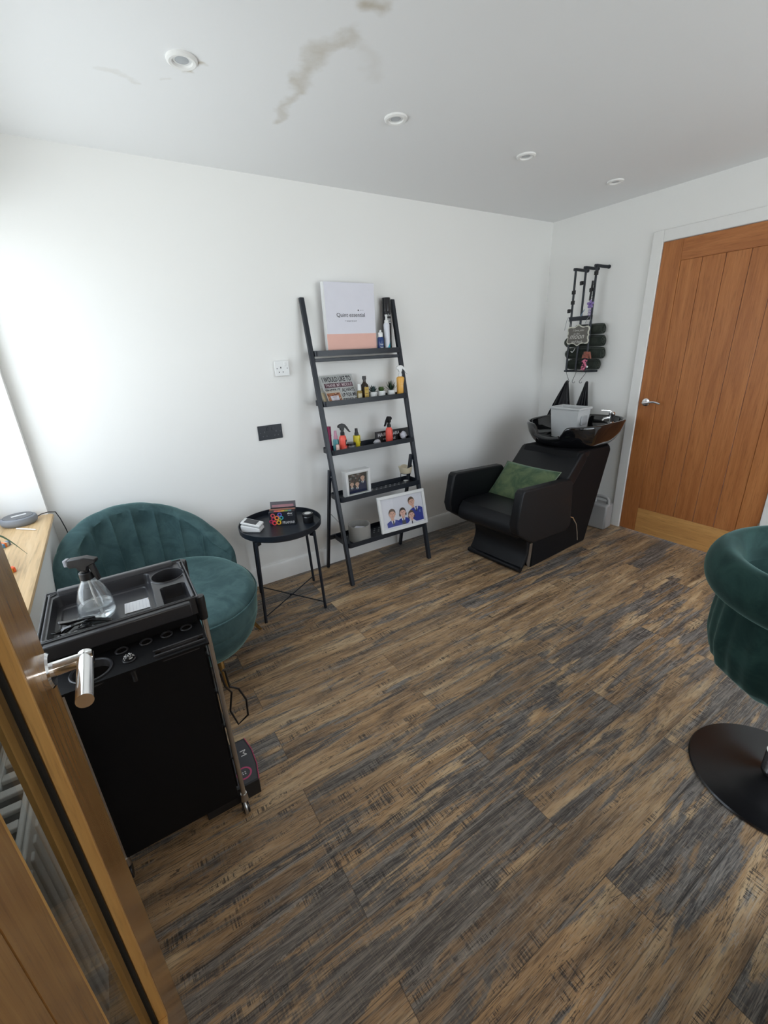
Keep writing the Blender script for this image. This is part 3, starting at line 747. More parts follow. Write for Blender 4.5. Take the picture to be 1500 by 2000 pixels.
# grey bin standing in the basin
t = thing('plastic_bin', 'pale grey plastic bin with moulded handles standing in the black basin', 'bin', (-.405, -.60, .749), R(2))
def taper(x0, x1, y0, y1, z0, z1, k, th):
    M = MB()
    def ring(z, s_, ins): return [(x*s_ - (ins if x > 0 else -ins), y*s_ - (ins if y > 0 else -ins), z) for x, y in ((x0, y0), (x1, y0), (x1, y1), (x0, y1))]
    rs = ring(z0, k, 0)+ring(z1, 1, 0)+ring(z1, 1, th)+ring(z0+th, k, th)
    return M.add(rs, [(3,2,1,0)]+[(j*4+i, j*4+(i+1) % 4, (j+1)*4+(i+1) % 4, (j+1)*4+i) for j in range(3) for i in range(4)]+[(12,13,14,15)])
M_bin = P('grey_plastic', (.60,.61,.61), .45)
part('bin_body', taper(-.075, .075, -.115, .115, 0, .215, .84, .003), M_bin, t, bev=.004)
rmb = MB()
for a in (-1, 1):
    rmb.box(-.083, .083, a*.119-.005, a*.119+.005, .208, .222).box(a*.079-.005, a*.079+.005, -.124, .124, .208, .222)
part('rim', rmb, M_bin, t, bev=.003)
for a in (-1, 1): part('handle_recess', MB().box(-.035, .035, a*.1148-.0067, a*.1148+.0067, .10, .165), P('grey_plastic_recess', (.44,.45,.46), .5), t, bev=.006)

# jerry can
t = thing('jerry_can', 'translucent white plastic jerry can on the floor beside the backwash unit', 'container', (-.125, -.755, 0), R(8))
Mj = P('milky_plastic', (.34,.335,.33), .4)
prof_j = [(-.085, .012), (-.078, 0), (.078, 0), (.085, .012), (.085, .205), (.072, .262), (-.03, .262), (-.05, .25), (-.085, .205)]
part('can_body', MB().prism([(-.085, .012), (-.078, 0), (.078, 0), (.085, .012), (.085, .190), (.080, .205), (-.080, .205), (-.085, .190)], 0, -.06, .06), Mj, t, bev=.014, seg=3)
part('can_handle', MB().tube([(0, -.070, .195), (0, -.066, .235), (0, -.052, .252), (0, -.01, .256), (0, .030, .254), (0, .036, .235), (0, .034, .20)], .013, 12), Mj, t)
part('screw_cap', MB().cyl((0, .058, .20), (0, .058, .222), .017, n=20).cyl((0, .058, .222), (0, .058, .242), .021, n=20), P('white_cap', (.6,.6,.6), .4), t)

# ------------------------------------------------------------------ green swivel salon chair
t = thing('swivel_chair', 'dark green velvet tub swivel chair on a round black base, cut by the frame edge', 'salon chair', (-1.68, -2.387, 0), R(-35))
part('round_base', MB().lathe([(.001, .0), (.230, .0), (.234, .004), (.230, .009), (.15, .016), (.07, .024), (.035, .034), (.030, .045), (.001, .045)], n=80), P('satin_black_steel', (.006,.006,.007), .24), t)
part('gas_column', MB().cyl((0, 0, .04), (0, 0, .38), .030, n=28).cyl((0, 0, .045), (0, 0, .12), .036, n=28), M_chrome, t)
part('seat_mount', MB().cyl((0, 0, .368), (0, 0, .393), .11, n=28), M_black_pl, t)
def tub(u, v):
    a = 2*PI*u                                   # a=0 faces the open front (+x local)
    op = max(0, math.cos(a))**3
    prof = [(.13, .392), (.20, .402), (.250, .452), (.266, .52), (.266, .59), (.262, .66), (.260, .69)]
    k = v*(len(prof)-1); i = min(int(k), len(prof)-2); f = k-i; r_ = prof[i][0]*(1-f)+prof[i+1][0]*f; z = prof[i][1]*(1-f)+prof[i+1][1]*f
    r_ += (.0035*math.sin(a*26)+.003*math.sin(a*15+1))*math.sin(PI*min(1, v*1.0))**.7
    z = min(z, .69-.24*op)
    return (r_*math.cos(a), r_*math.sin(a), z)
part('tub_shell', MB().surf(tub, 200, 22, cu=True, capv=False), M_velvet2, t, smooth=60)
def band(u, v):
    a = 2*PI*u; op = max(0, math.cos(a))**3
    an = 2*PI*v
    # rolled padded band: fat outer roll sloping inwards
    cr, cz, rx, rz = .270, .752, .046, .070
    x = rx*math.cos(an); z = rz*math.sin(an); tilt = R(14)
    rr_ = cr+x*math.cos(tilt)-z*math.sin(tilt)*.6; zz = cz+z*math.cos(tilt)+x*math.sin(tilt)
    zz += -.24*op
    return (rr_*math.cos(a), rr_*math.sin(a), zz)
part('padded_band', MB().surf(band, 160, 28, cu=True), M_velvet2, t, smooth=70)
def inner(u, v):
    a = 2*PI*u; op = max(0, math.cos(a))**3; r_ = .234-.03*v; z = (.75-.24*op)*(1-v)+.44*v
    return (r_*math.cos(a), r_*math.sin(a), z)
part('inner_lining', MB().surf(inner, 120, 10, cu=True), M_velvet2, t, smooth=70)
part('seat', MB().lathe([(.001, .41), (.195, .41), (.21, .43), (.205, .457), (.185, .470), (.001, .474)], n=64), M_velvet2, t, smooth=60)

# ------------------------------------------------------------------ hairdresser's trolley
tx0, tx1, ty0, ty1 = -3.543, -3.200, -1.470, -1.200
tcx, tcy = (tx0+tx1)/2, (ty0+ty1)/2
t = thing('salon_trolley', 'tall black plastic salon trolley on castors beside the open glazed door', 'trolley', (tcx, tcy, 0))
M_tray = P('black_tray_plastic', (.030,.030,.034), .34)
def sd_rr(x, y, x0, x1, y0, y1, r_):
    dx = max(x0+r_-x, x-x1+r_); dy = max(y0+r_-y, y-y1+r_)
    return math.hypot(max(dx, 0), max(dy, 0))+min(max(dx, dy), 0)-r_
def sm(d, w_=.004): k = min(1, max(0, .5-d/w_)); return k*k*(3-2*k)
ZR = .826
def tray(u, v):
    x = tx0+(tx1-tx0)*u; y = ty0+(ty1-ty0)*v
    z = ZR
    z -= .006*sm(-sd_rr(x, y, tx0+.010, tx1-.010, ty0+.008, ty1-.010, .012), .005)*0
    d1 = sd_rr(x, y, tx0+.016, -3.296, ty0+.014, ty1-.026, .014)
    z -= .030*sm(d1)
    z -= .003*sm(sd_rr(x, y, tx0+.030, -3.31, ty0+.028, ty1-.045, .012))
    dc = math.hypot(x+3.248, y+1.283)-.0425
    z -= .075*sm(dc)
    z += .0035*sm(abs(dc+.001)-.004)
    z -= .038*sm(sd_rr(x, y, -3.276, tx1-.014, ty0+.010, -1.352, .010))
    z += .005*sm(abs(sd_rr(x, y, tx0+.003, tx1-.003, ty0+.003, ty1-.003, .012)+.003)-.003)
    return (x, y, z)
part('tray', MB().surf(tray, 270, 215), M_tray, t, world=True, smooth=50)
part('cup_liner', MB().lathe([(.0460, .0005), (.0447, .0034), (.0425, .0028), (.0413, -.004), (.0405, -.070), (.0422, -.070), (.0432, -.004)], (-3.248, -1.283, ZR), 64, closed=True), M_tray, t, world=True, smooth=60)
rim = MB().box(tx0, tx1, ty0-.004, ty0, .782, .832).box(tx0, tx1, ty1, ty1+.004, .782, .832).box(tx0-.004, tx0, ty0-.004, ty1+.004, .782, .832).box(tx1, tx1+.004, ty0-.004, ty1+.004, .782, .832)
part('tray_rim', rim, M_tray, t, world=True, bev=.0015)
bar = MB().box(tx0+.025, tx1-.025, ty1-.018, ty1-.002, ZR-.002, ZR+.014)
part('rail_bar', bar, P('grey_rail', (.085,.085,.09), .3), t, world=True, bev=.003)
part('rail_bar', MB().box(tx0+.008, tx1-.018, ty0-.022, ty0-.003, .79, .829), M_tray, t, world=True, bev=.004)
corners = [(tx0+.006, ty0+.004), (tx1-.004, ty0+.002), (tx0+.008, ty1-.006), (tx1-.006, ty1-.006)]
for i, (x, y) in enumerate(corners):
    x_ = x+(.010 if x > tcx else 0); 
    po = part('corner_post', MB().cyl((x_, y, .075), (x_, y, .80), .0075, n=18), M_bchrome, t, world=True)
    part('post_cap', MB().lathe([(.001, .760), (.0115, .760), (.0125, .80), (.0130, .822), (.0115, .829), (.001, .830)], (x_, y, 0), 24), M_black_pl, po, world=True)
    # castor: black cup fork with a chrome collar and wheel
    ca = part('castor', MB().cyl((x_, y, .052), (x_, y, .082), .012, .010, 18).tube([(x_-.004, y-.024*math.cos(a_), .026+.024*math.sin(a_)) for a_ in [PI*k/10 for k in range(-1, 12)]], .0055, 8), M_bchrome, t, world=True)
    part('castor_wheel', MB().cyl((x_-.012, y, .0225), (x_+.008, y, .0225), .0222, n=26), M_black_pl, ca, world=True, bev=.002)
part('cabinet_body', MB().box(tx0+.006, tx1-.010, ty0+.008, ty1-.008, .078, .785), M_dark_dull, t, world=True, bev=.004)
for i in range(5):
    z0 = .10+i*.135
    dr = part('drawer', MB().box(tx1-.012, tx1-.003, ty0+.022, ty1-.022, z0, z0+.125), M_dark_dull, t, world=True, bev=.002)
    part('drawer_lip', MB().box(tx1-.004, tx1+.004, ty0+.035, ty1-.035, z0+.105, z0+.113), M_black_pl, dr, world=True, bev=.001)
# tool holder shelf on the front: plate with a big ring and small rimmed holes
hz = .762
pl0 = MB()
hol = [(-3.392, -1.500), (-3.338, -1.498), (-3.290, -1.496), (-3.243, -1.494), (-3.378, -1.548)]
def plate():
    M = MB(); nx, ny = 110, 40
    x0, x1, y0, y1 = tx0+.012, tx1-.006, -1.592, -1.478
    def inside(x, y):
        if math.hypot((x+3.452), (y+1.545)) < .0: return True
        for hx, hy in hol:
            if math.hypot(x-hx, y-hy) < .0125: return True
        if -3.325 < x < -3.215 and -1.575 < y < -1.553: return True
        if math.hypot(x+3.455, y+1.540) < .042: return True
        return False
    gx = [x0+(x1-x0)*i/nx for i in range(nx+1)]; gy = [y0+(y1-y0)*j/ny for j in range(ny+1)]
    for j in range(ny+1):
        for i in range(nx+1): M.v.append((gx[i], gy[j], hz))
    for j in range(ny):
        for i in range(nx):
            if not inside((gx[i]+gx[i+1])/2, (gy[j]+gy[j+1])/2): a = j*(nx+1)+i; M.f.append((a, a+1, a+nx+2, a+nx+1))
    return M
hp = part('tool_holder', plate(), M_dark_dull, t, world=True, smooth=0)
sol = hp.modifiers.new('solid', 'SOLIDIFY'); sol.thickness = .006
for hx, hy in hol: part('tool_ring', MB().tube([(hx+.0128*math.cos(a_), hy+.0128*math.sin(a_), hz+.002) for a_ in [2*PI*k/24 for k in range(24)]], .0022, 8, closed=True), M_tray, hp, world=True)
part('comb_slot', MB().box(-3.328, -3.212, -1.580, -1.575, hz-.004, hz+.006).box(-3.328, -3.212, -1.553, -1.549, hz-.004, hz+.003), M_tray, hp, world=True, bev=.001)
part('dryer_ring', MB().lathe([(.041, .0), (.040, -.020), (.038, -.020), (.038, .0), (.0415, .002), (.044, .001), (.044, -.003)], (-3.455, -1.540, hz+.002), 44, closed=True), M_tray, hp, world=True)
for hx, hy in hol[:1]+[(-3.384, -1.545)]:
    pass
part('side_panel', MB().box(tx0+.010, tx1-.012, ty0-.001, ty0+.009, .080, .782), M_dark_dull, t, world=True)

t = thing('bristle_brush', 'small round brush with white-tipped bristles standing in a hole of the trolley tool holder', 'brush', (-3.378, -1.548, .70))
part('brush_handle', MB().cyl((0, 0, 0), (0, 0, .060), .0055, .007, 14), M_black_pl, t)
part('brush_head', MB().sphere((0, 0, .066), .0105, 16, 10), M_black_pl, t)
random.seed(21); M = MB()
for k in range(34):
    a_ = random.uniform(0, 2*PI); e_ = random.uniform(.15, 1.35); M.sphere((.0112*math.cos(a_)*math.cos(e_), .0112*math.sin(a_)*math.cos(e_), .066+.0112*math.sin(e_)), .0011, 6, 4)
part('bristle_tips', M, M_plastic, t)
solo('hair_comb', MB().box(-3.312, -3.228, -1.5655, -1.5625, .735, .768).box(-3.316, -3.224, -1.566, -1.562, .768, .773), P('comb_plastic', (.035,.035,.04), .3), 'dark comb standing in the slot of the trolley tool holder', 'comb', bev=.001)

# things in the trolley tray
WZ = ZR-.0325
t = thing('spray_bottle', 'clear water spray bottle with black trigger head standing in the trolley tray', 'spray bottle', (-3.428, -1.348, WZ+.0005), R(0))
op_ = [(.001, .0), (.032, .0), (.040, .006), (.0430, .018), (.0425, .034), (.0375, .062), (.0285, .088), (.0175, .108), (.0145, .118), (.0145, .128)]
inn_ = [(r_-.0016, z) for r_, z in op_[1:]][::-1]
gb = MB().lathe(op_+[(.0129, .128)]+[(max(.0005, r_-.0016), max(z, .004)) for r_, z in op_[1:-1]][::-1]+[(.0005, .004)], n=48)
tg = NT('bottle_plastic'); gg = tg.n('ShaderNodeBsdfGlass'); gg.inputs['Roughness'].default_value = .01; gg.inputs['IOR'].default_value = 1.45; gg.inputs[0].default_value = (.98,.98,.98,1); tg.l(gg.outputs[0], tg.out.inputs[0])
part('bottle_body', gb, mat_clear('clear_plastic_wall', .06), t, smooth=60)
tw = None; tw = NT('water'); gw = tw.n('ShaderNodeBsdfGlass'); gw.inputs['Roughness'].default_value = 0; gw.inputs['IOR'].default_value = 1.33; gw.inputs[0].default_value = (.98,.99,1,1); tl_ = tw.n('ShaderNodeBsdfTranslucent'); tl_.inputs[0].default_value = (.85,.88,.9,1); mw = tw.n('ShaderNodeMixShader'); mw.inputs[0].default_value = .10; tw.l(gw.outputs[0], mw.inputs[1]); tw.l(tl_.outputs[0], mw.inputs[2]); tw.l(mw.outputs[0], tw.out.inputs[0])
part('water', MB().lathe([(.001, .0045), (.030, .0045), (.0375, .009), (.0408, .018), (.0403, .034), (.0395, .040), (.001, .040)], n=48), tw.m, t, smooth=60)
part('dip_tube', MB().tube([(0, 0, .125), (.001, 0, .07), (.006, .002, .012)], .0022, 8), M_plastic, t)
hd = part('spray_head', MB().cyl((0, 0, .114), (0, 0, .134), .0165, .0155, 28).cyl((0, 0, .134), (0, 0, .148), .0095, .009, 20).prism([(-.030, .150), (-.034, .158), (-.030, .172), (.010, .176), (.034, .168), (.034, .160), (.012, .150), (.008, .140), (-.010, .140), (-.014, .150)], 1, -.010, .010, Matrix.Rotation(R(-25), 4, 'Z')), M_black_pl, t, bev=.002)
part('trigger', MB().prism([(.012, .158), (.024, .158), (.031, .110), (.024, .108), (.016, .135)], 1, -.006, .006, Matrix.Rotation(R(-25), 4, 'Z')), M_black_pl, hd, bev=.002)
part('nozzle', MB().box(-.041, -.032, -.009, .009, .154, .172, Matrix.Rotation(R(-25), 4, 'Z')), P('grey_nozzle', (.35,.36,.40), .3), hd, bev=.002)
t = thing('memo_card', 'white ruled card with a small printed corner lying in the trolley tray', 'card', (-3.330, -1.350, WZ), R(-2))
part('paper', MB().box(-.040, .040, -.029, .029, 0, .0012), P('white_paper', (.78,.78,.80), .7), t, smooth=0)
rl = MB()
for i in range(9): rl.box(-.036+i*.008, -.0355+i*.008, -.026, .024, .0012, .0014)
part('ruled_line', rl, P('ruling_ink', (.50,.50,.56), .7), t, smooth=0)
part('printed_corner', flat([ell(.020+.006*i, .022, .003, .002, 8) for i in range(3)], (0,0,.0012), (1,0,0), (0,1,0), .0003), P('rust_ink', (.45,.22,.10), .7), t, smooth=0)
# clips heaped at the tray's front-left corner
M_clip = P('glossy_black_clip', (.010,.010,.011), .15)
lab = ['black sectioning clip on top of the heap in the trolley tray', 'black sectioning clip at the left end of the heap in the trolley tray', 'black sectioning clip nearest the spray bottle in the trolley tray', 'black sectioning clip at the back of the heap in the trolley tray', 'black sectioning clip at the front of the heap in the trolley tray']
for i, (x, y, z, a) in enumerate(((-3.470, -1.400, .022, 20), (-3.500, -1.395, .006, 60), (-3.435, -1.392, .006, -15), (-3.475, -1.372, .006, 5), (-3.470, -1.425, .006, 35))):
    t = thing('hair_clip', lab[i], 'hair clip', (x, y, WZ+.001+z), R(a), 'black sectioning clips in the trolley tray')
    part('lower_jaw', MB().prism([(-.038, -.003), (-.030, .002), (.036, -.001), (.038, .001), (-.030, .005), (-.040, 0)], 1, -.006, .006), M_clip, t, bev=.001)
    part('upper_jaw', MB().prism([(-.020, .010), (.010, .008), (.037, .001), (.038, .003), (.010, .012), (-.018, .018), (-.036, .024), (-.037, .021)], 1, -.006, .006), M_clip, t, bev=.001)
    part('spring', MB().cyl((-.012, -.005, .008), (-.012, .005, .008), .004, n=12), M_chrome, t)
t = thing('tail_comb', 'slim metal pin tail comb lying along the front wall of the trolley tray', 'comb', (-3.455, -1.442, WZ+.001), R(4))
part('comb_back', MB().box(-.005, .075, -.002, .002, .002, .016), M_clip, t, bev=.001)
part('pin_tail', MB().cyl((-.060, 0, .009), (0, 0, .009), .0012, n=8), M_chrome, t)
solo('hair_grip', MB().tube([(-3.262, -1.44, WZ+.012), (-3.245, -1.425, WZ+.014), (-3.222, -1.428, WZ+.012), (-3.240, -1.434, WZ+.010), (-3.262, -1.448, WZ+.009)], .0022, 8), P('pale_grip', (.55,.55,.55), .2, 1), 'pale metal hair grip in the small trolley compartment under the cup hole', 'hair grip')
solo('hair_grip', MB().tube([(-3.215, -1.420, WZ+.012), (-3.207, -1.400, WZ+.016), (-3.203, -1.398, WZ+.015), (-3.209, -1.420, WZ+.010)], .002, 8), M_clip, 'black hair grip leaning in the corner of the small trolley compartment', 'hair grip')
# cable hanging at the trolley's right side
t = solo('power_cable', MB().tube([(-3.168, -1.40, .52), (-3.160, -1.37, .50), (-3.155, -1.36, .42), (-3.130, -1.36, .40), (-3.112, -1.355, .34), (-3.115, -1.35, .27), (-3.150, -1.34, .24), (-3.165, -1.33, .30), (-3.150, -1.34, .38), (-3.168, -1.36, .43), (-3.175, -1.38, .50)], .0035, 8), M_black_pl, 'black power cable looped at the right side of the black trolley', 'cable')
# black box under the trolley's right side
t = thing('product_box', 'flat black cardboard box with pink trim lying half under the trolley', 'box', (-3.20, -1.335, 0), 0)
part('box_body', MB().prism([(-.11, -.095), (.066, -.095), (.078, -.03), (.080, .04), (.070, .105), (-.11, .105)], 2, 0, .062), P('black_card', (.012,.012,.014), .5), t, bev=.001)
part('top_label_or_glint', MB().prism([(-.10, -.088), (.062, -.088), (.073, -.03), (.075, .038), (.065, .098), (-.10, .098)], 2, .062, .0625), P('charcoal_print', (.045,.045,.055), .45), t, smooth=0)
part('pink_trim', MB().tube([(.067, -.094, .062), (.0785, -.03, .062), (.0805, .04, .062), (.071, .104, .062)], .0014, 6), P('pink_ink', (.62,.05,.17), .5), t)
part('pink_ring', MB().lathe([(.020, 0), (.026, 0), (.026, .0003), (.020, .0003)], (.030, -.045, .0625), 32, closed=True), P('pink_ring_ink', (.55,.07,.19), .5), t)
M_wink = P('white_print', (.75,.75,.75), .6)
lettering('M', t, M_wink, (.040, .052, .0626), (0, -1, 0), (1, 0, 0), .026, .020, world=False)
part('pictogram', flat([ell(.030+dx, -.045+dy, .0025, .0025, 8) for dx in (-.004, .004) for dy in (-.004, .004)], (0,0,.0626), (1,0,0), (0,1,0), .0002), M_wink, t, smooth=0)

# ------------------------------------------------------------------ small builders
def ink(n, c, r_=.5): return P(n, c, r_)
PAL = {}
def col(name, c, r_=.4, **k):
    if name not in PAL: PAL[name] = P(name, c, r_, **k)
    return PAL[name]
def bottle(name, label, cat, loc, prof, mt, cap, capm, group=None, rotz=0, capname='cap'):
    t = thing(name, label, cat, loc, rotz, group)
    part('bottle_body', MB().lathe(prof, n=36), mt, t, smooth=50)
    if cap: part(capname, MB().lathe(cap, n=28), capm, t, smooth=40)
    return t
def curved_label(t, r_, z0, z1, a0, a1, mt, name='label_print'):
    M = MB(); n = 18
    for j in (0, 1):
        for i in range(n+1):
            a = R(a0+(a1-a0)*i/n); M.v.append((r_*math.cos(a), r_*math.sin(a), (z0, z1)[j]))
    M.f = [(i, i+1, n+2+i, n+1+i) for i in range(n)]
    return part(name, M, mt, t, smooth=60)
def wrap_text(txt, t, mt, r_, z0, h, ac, width, name='lettering'):
    """lettering bent round a bottle of radius r_, centred on angle ac (deg)"""
    o_ = lettering(txt, t, mt, (-width/2, 0, z0), (1,0,0), (0,0,1), width, h, name, 0, world=False)
    for v in o_.data.vertices:
        a = R(ac)+v.co.x/r_; v.co.x = (r_+.0004)*math.cos(a); v.co.y = (r_+.0004)*math.sin(a)
    return o_
def trigger_head(t, z, mt, ang, s_=1.0):
    Mr = Matrix.Translation((0,0,z)) @ Matrix.Rotation(R(ang), 4, 'Z') @ Matrix.Scale(s_, 4)
    h = part('spray_head', MB().lathe([(.001,0),(.012,0),(.012,.016),(.009,.018),(.008,.030),(.001,.030)], n=24, M=Mr).prism([(-.010,.028),(-.013,.040),(-.024,.044),(-.024,.054),(-.012,.062),(.004,.064),(.014,.058),(.012,.044),(.008,.028)], 1, -.0085, .0085, Mr), mt, t, bev=.002)
    part('trigger', MB().prism([(.004,.064),(.016,.060),(.030,.044),(.044,.020),(.050,.016),(.046,.012),(.036,.018),(.024,.034),(.010,.048)], 1, -.005, .005, Mr), mt, h, bev=.0015)
    return h
FRONT = -100      # direction (deg) towards the camera side for labels

# ------------------------------------------------------------------ top tier of the ladder shelf
t = thing('presentation_box', 'large white and salmon pink box with the words Quint essential on the top tier', 'box', (-1.90, -.052, S1))
bw, bh = .345, .400
part('box_body', MB().box(-bw/2, bw/2, -.016, .016, 0, bh), col('white_card', (.76,.75,.82), .5), t, bev=.0015)
part('spine', MB().box(-bw/2-.0006, -bw/2+.004, -.0165, .0165, 0, bh), col('bright_card', (.80,.80,.80), .5), t)
part('salmon_band', MB().box(-bw/2, bw/2+.0004, -.0166, .0164, 0, .118), col('salmon_ink', (.82,.47,.39), .5), t)
M_blk = col('black_ink', (.02,.02,.025), .5)
fz = -.0167
lettering('Quint essential', t, M_blk, (-.098, fz, .208), (1,0,0), (0,0,1), .196, .027, world=False)
lettering('+ wear brand', t, M_blk, (-.045, fz, .186), (1,0,0), (0,0,1), .08, .008, world=False)
lettering('quint', t, M_blk, (.065, fz, .247), (1,0,0), (0,0,1), .024, .004, world=False)
part('logo_mark', flat([ell(0, 0, .004, .004, 12)], (.052, fz, .249), (1,0,0), (0,0,1), .0003), M_blk, t, smooth=0)
lettering('Scalp system', t, M_blk, (-.142, fz, .020), (1,0,0), (0,0,1), .062, .009, world=False)
lettering('treatment + mask', t, M_blk, (-.142, fz, .006), (1,0,0), (0,0,1), .085, .008, world=False)
part('logo_mark', flat([ell(0, 0, .012, .012, 20)], (.130, fz, .018), (1,0,0), (0,0,1), .0003), col('pale_salmon', (.82,.60,.55), .5), t, smooth=0)

def aerosol(label, loc, r_, h, mt, cap, capz):
    t = bottle('aerosol_can', label, 'spray can', loc, [(.001, 0), (r_*.94, 0), (r_, .003), (r_, capz), (r_*.97, capz+.002), (.001, capz+.002)], mt, [(.001, capz), (r_*.99, capz), (r_*.99, h-.004), (r_*.93, h), (.001, h)], cap)
    return t
t = aerosol('tall black hairspray can with white lettering at the right of the top tier', (-1.624, -.041, S1), .028, .325, col('black_can', (.012,.012,.016), .2), col('black_cap', (.012,.012,.014), .25), .245)
wrap_text('velvet', t, M_wink, .028, .215, .016, FRONT+10, .062)
for k in range(4): curved_label(t, .0284, .178+k*.007, .181+k*.007, FRONT-45, FRONT+45, M_wink, 'print_stripe')
t = bottle('styling_mousse_bottle', 'slim white bottle with turquoise swirl in front of the tall black can', 'bottle', (-1.651, -.077, S1), [(.001,0),(.018,0),(.0195,.003),(.0195,.165),(.016,.175),(.001,.176)], col('white_bottle', (.72,.73,.78), .3), [(.001,.174),(.013,.174),(.013,.190),(.007,.196),(.006,.212),(.009,.214),(.007,.224),(.001,.226)], M_plastic, capname='pump_cap')
M = MB(); n = 16
for i in range(n+1):
    a = R(FRONT-80+160*i/n); M.v += [(.0199*math.cos(a), .0199*math.sin(a), .002), (.0199*math.cos(a), .0199*math.sin(a), .012+.07*(i/n)**1.5)]
M.f = [(2*i, 2*i+2, 2*i+3, 2*i+1) for i in range(n)]
part('turquoise_swirl', M, col('turquoise_ink', (.03,.36,.48), .3), t)
t = bottle('pump_bottle', 'short dark blue bottle with white cap, the smallest on the top tier', 'bottle', (-1.702, -.080, S1), [(.001,0),(.017,0),(.020,.003),(.020,.085),(.016,.093),(.001,.094)], col('blue_bottle', (.015,.045,.17), .25), [(.001,.092),(.015,.092),(.015,.118),(.007,.124),(.006,.134),(.001,.135)], M_plastic, capname='pump_cap')
o_ = wrap_text('hair', t, M_wink, .020, .045, .010, FRONT, .022); wrap_text('foam', t, M_wink, .020, .028, .010, FRONT, .022)

# ------------------------------------------------------------------ second tier
t = thing('metal_sign', 'grey metal sign reading I WOULD LIKE TO THANK MY MIDDLE leaning on the second tier', 'sign', (-2.02, -.08, S2))
sO = Vector((-2.132, -.128, S2+.001)); sU = Vector((1, .0, 0)); sV = Vector((0, .100, .165)).normalized(); sN = sU.cross(sV)
def onsign(O, U, V, w_, h_, d_):
    N = Vector(U).cross(Vector(V)); M = Matrix(((U[0], V[0], N[0], O[0]), (U[1], V[1], N[1], O[1]), (U[2], V[2], N[2], O[2]), (0,0,0,1)))
    return MB().box(0, w_, 0, h_, -d_, 0, M)
part('sign_plate', onsign(sO, sU, sV, .228, .195, .002), col('grey_tin', (.50,.51,.50), .45), t, world=True)
def stx(s_, x, y, w_, h_, mt=M_blk): lettering(s_, t, mt, sO+sU*x+sV*y, sU, sV, w_, h_, depth=.0006, bold=.02)
stx('I WOULD LIKE TO', .012, .150, .200, .036)
part('sign_band', flat([[(.016,.112),(.212,.112),(.212,.142),(.016,.142)]], sO, sU, sV, .0004), col('maroon_ink', (.085,.028,.045), .5), t, world=True, smooth=0)
lettering('THANK MY MIDDLE', t, col('pale_pink_ink', (.60,.50,.52), .5), sO+sU*.022+sV*.117, sU, sV, .184, .021, depth=.0009, bold=.02)
stx('ALWAYS', .125, .078, .088, .026); stx('UP FOR ME', .115, .044, .100, .026); stx('NEEDED IT', .100, .010, .118, .024)
stx('FINGER IT', .014, .078, .100, .026)
t = thing('desk_calendar', 'small spiral desk calendar with an autumn print in front of the metal sign', 'calendar', (-2.08, -.135, S2))
cO = Vector((-2.130, -.150, S2+.001)); cV = Vector((0, .055, .08)).normalized()
part('calendar_page', onsign(cO, sU, cV, .098, .098, .003), col('cream_card', (.62,.57,.50), .6), t, world=True)
part('printed_picture', flat([[(.004,.004),(.094,.004),(.094,.082),(.004,.082)]], cO, sU, cV, .0004), col('autumn_ink', (.36,.17,.09), .6), t, world=True, smooth=0)
random.seed(3)
for nm, cc, k in (('dark_leaf_print', (.12,.035,.03), 26), ('cream_leaf_print', (.62,.48,.34), 18), ('rust_leaf_print', (.42,.13,.06), 20)):
    part(nm, flat([ell(random.uniform(.008,.090), random.uniform(.008,.078), random.uniform(.002,.006), random.uniform(.002,.005), 7) for _ in range(k)], cO, sU, cV, .0007), col(nm+'_ink', cc, .6), t, world=True, smooth=0)
part('title_panel', flat([[(.024,.030),(.076,.030),(.078,.062),(.022,.062)]], cO, sU, cV, .0010), col('lilac_card', (.62,.60,.66), .6), t, world=True, smooth=0)
part('title_print', flat([[(.036,.052),(.064,.052),(.064,.055),(.036,.055)], [(.040,.044),(.060,.044),(.060,.0455),(.040,.0455)], [(.040,.037),(.060,.037),(.060,.0385),(.040,.0385)]], cO, sU, cV, .0013), col('rust_print', (.25,.09,.05), .6), t, world=True, smooth=0)
cN = sU.cross(cV); M = MB()
for i in range(9): M.tube([cO+sU*(.010+i*.0098)+cV*(.092+.006*math.cos(a))+cN*(.004*math.sin(a)) for a in [2*PI*k/10 for k in range(10)]], .0009, 5, closed=True)
part('spiral_binding', M, M_bchrome, t, world=True)
for i, (dy, c_, lb) in enumerate(((0, (.60,.50,.33), 'cream card leaning left of the desk calendar, behind the ladder rail'), (.018, (.58,.56,.50), 'off-white card leaning between the cream card and the grey metal sign'))):
    oo = Vector((-2.148, -.120+dy, S2+.001)); vv = Vector((-.0, .06, .09)).normalized()
    solo('greeting_card', onsign(oo, sU, vv, .04-.01*i, .085+.03*i, .0015), col('card%d' % i, c_, .6), lb, 'card')
t = bottle('serum_bottle', 'little gold oil bottle with white cap left of the brown bottle', 'bottle', (-1.902, -.118, S2), [(.001,0),(.015,0),(.0165,.003),(.0165,.062),(.011,.070),(.001,.071)], col('oil_gold', (.28,.20,.06), .15), [(.001,.070),(.0115,.070),(.0115,.090),(.0095,.108),(.001,.109)], M_plastic)
curved_label(t, .0169, .010, .052, FRONT-55, FRONT+45, col('cream_label', (.58,.52,.36), .5))
wrap_text('oil', t, M_blk, .0169, .020, .010, FRONT, .014)
t = thing('oil_bottle', 'dark brown glass bottle with a yellow label on the second tier', 'bottle', (-1.853, -.100, S2))
part('bottle_body', MB().lathe([(.001,0),(.026,0),(.028,.004),(.028,.088),(.024,.100),(.013,.112),(.010,.120),(.010,.134),(.001,.134)], n=36, sy=.72), col('brown_glass', (.022,.012,.005), .08), t, smooth=50)
part('cap', MB().lathe([(.001,.132),(.0125,.132),(.0125,.153),(.001,.154)], n=24), M_black_pl, t)
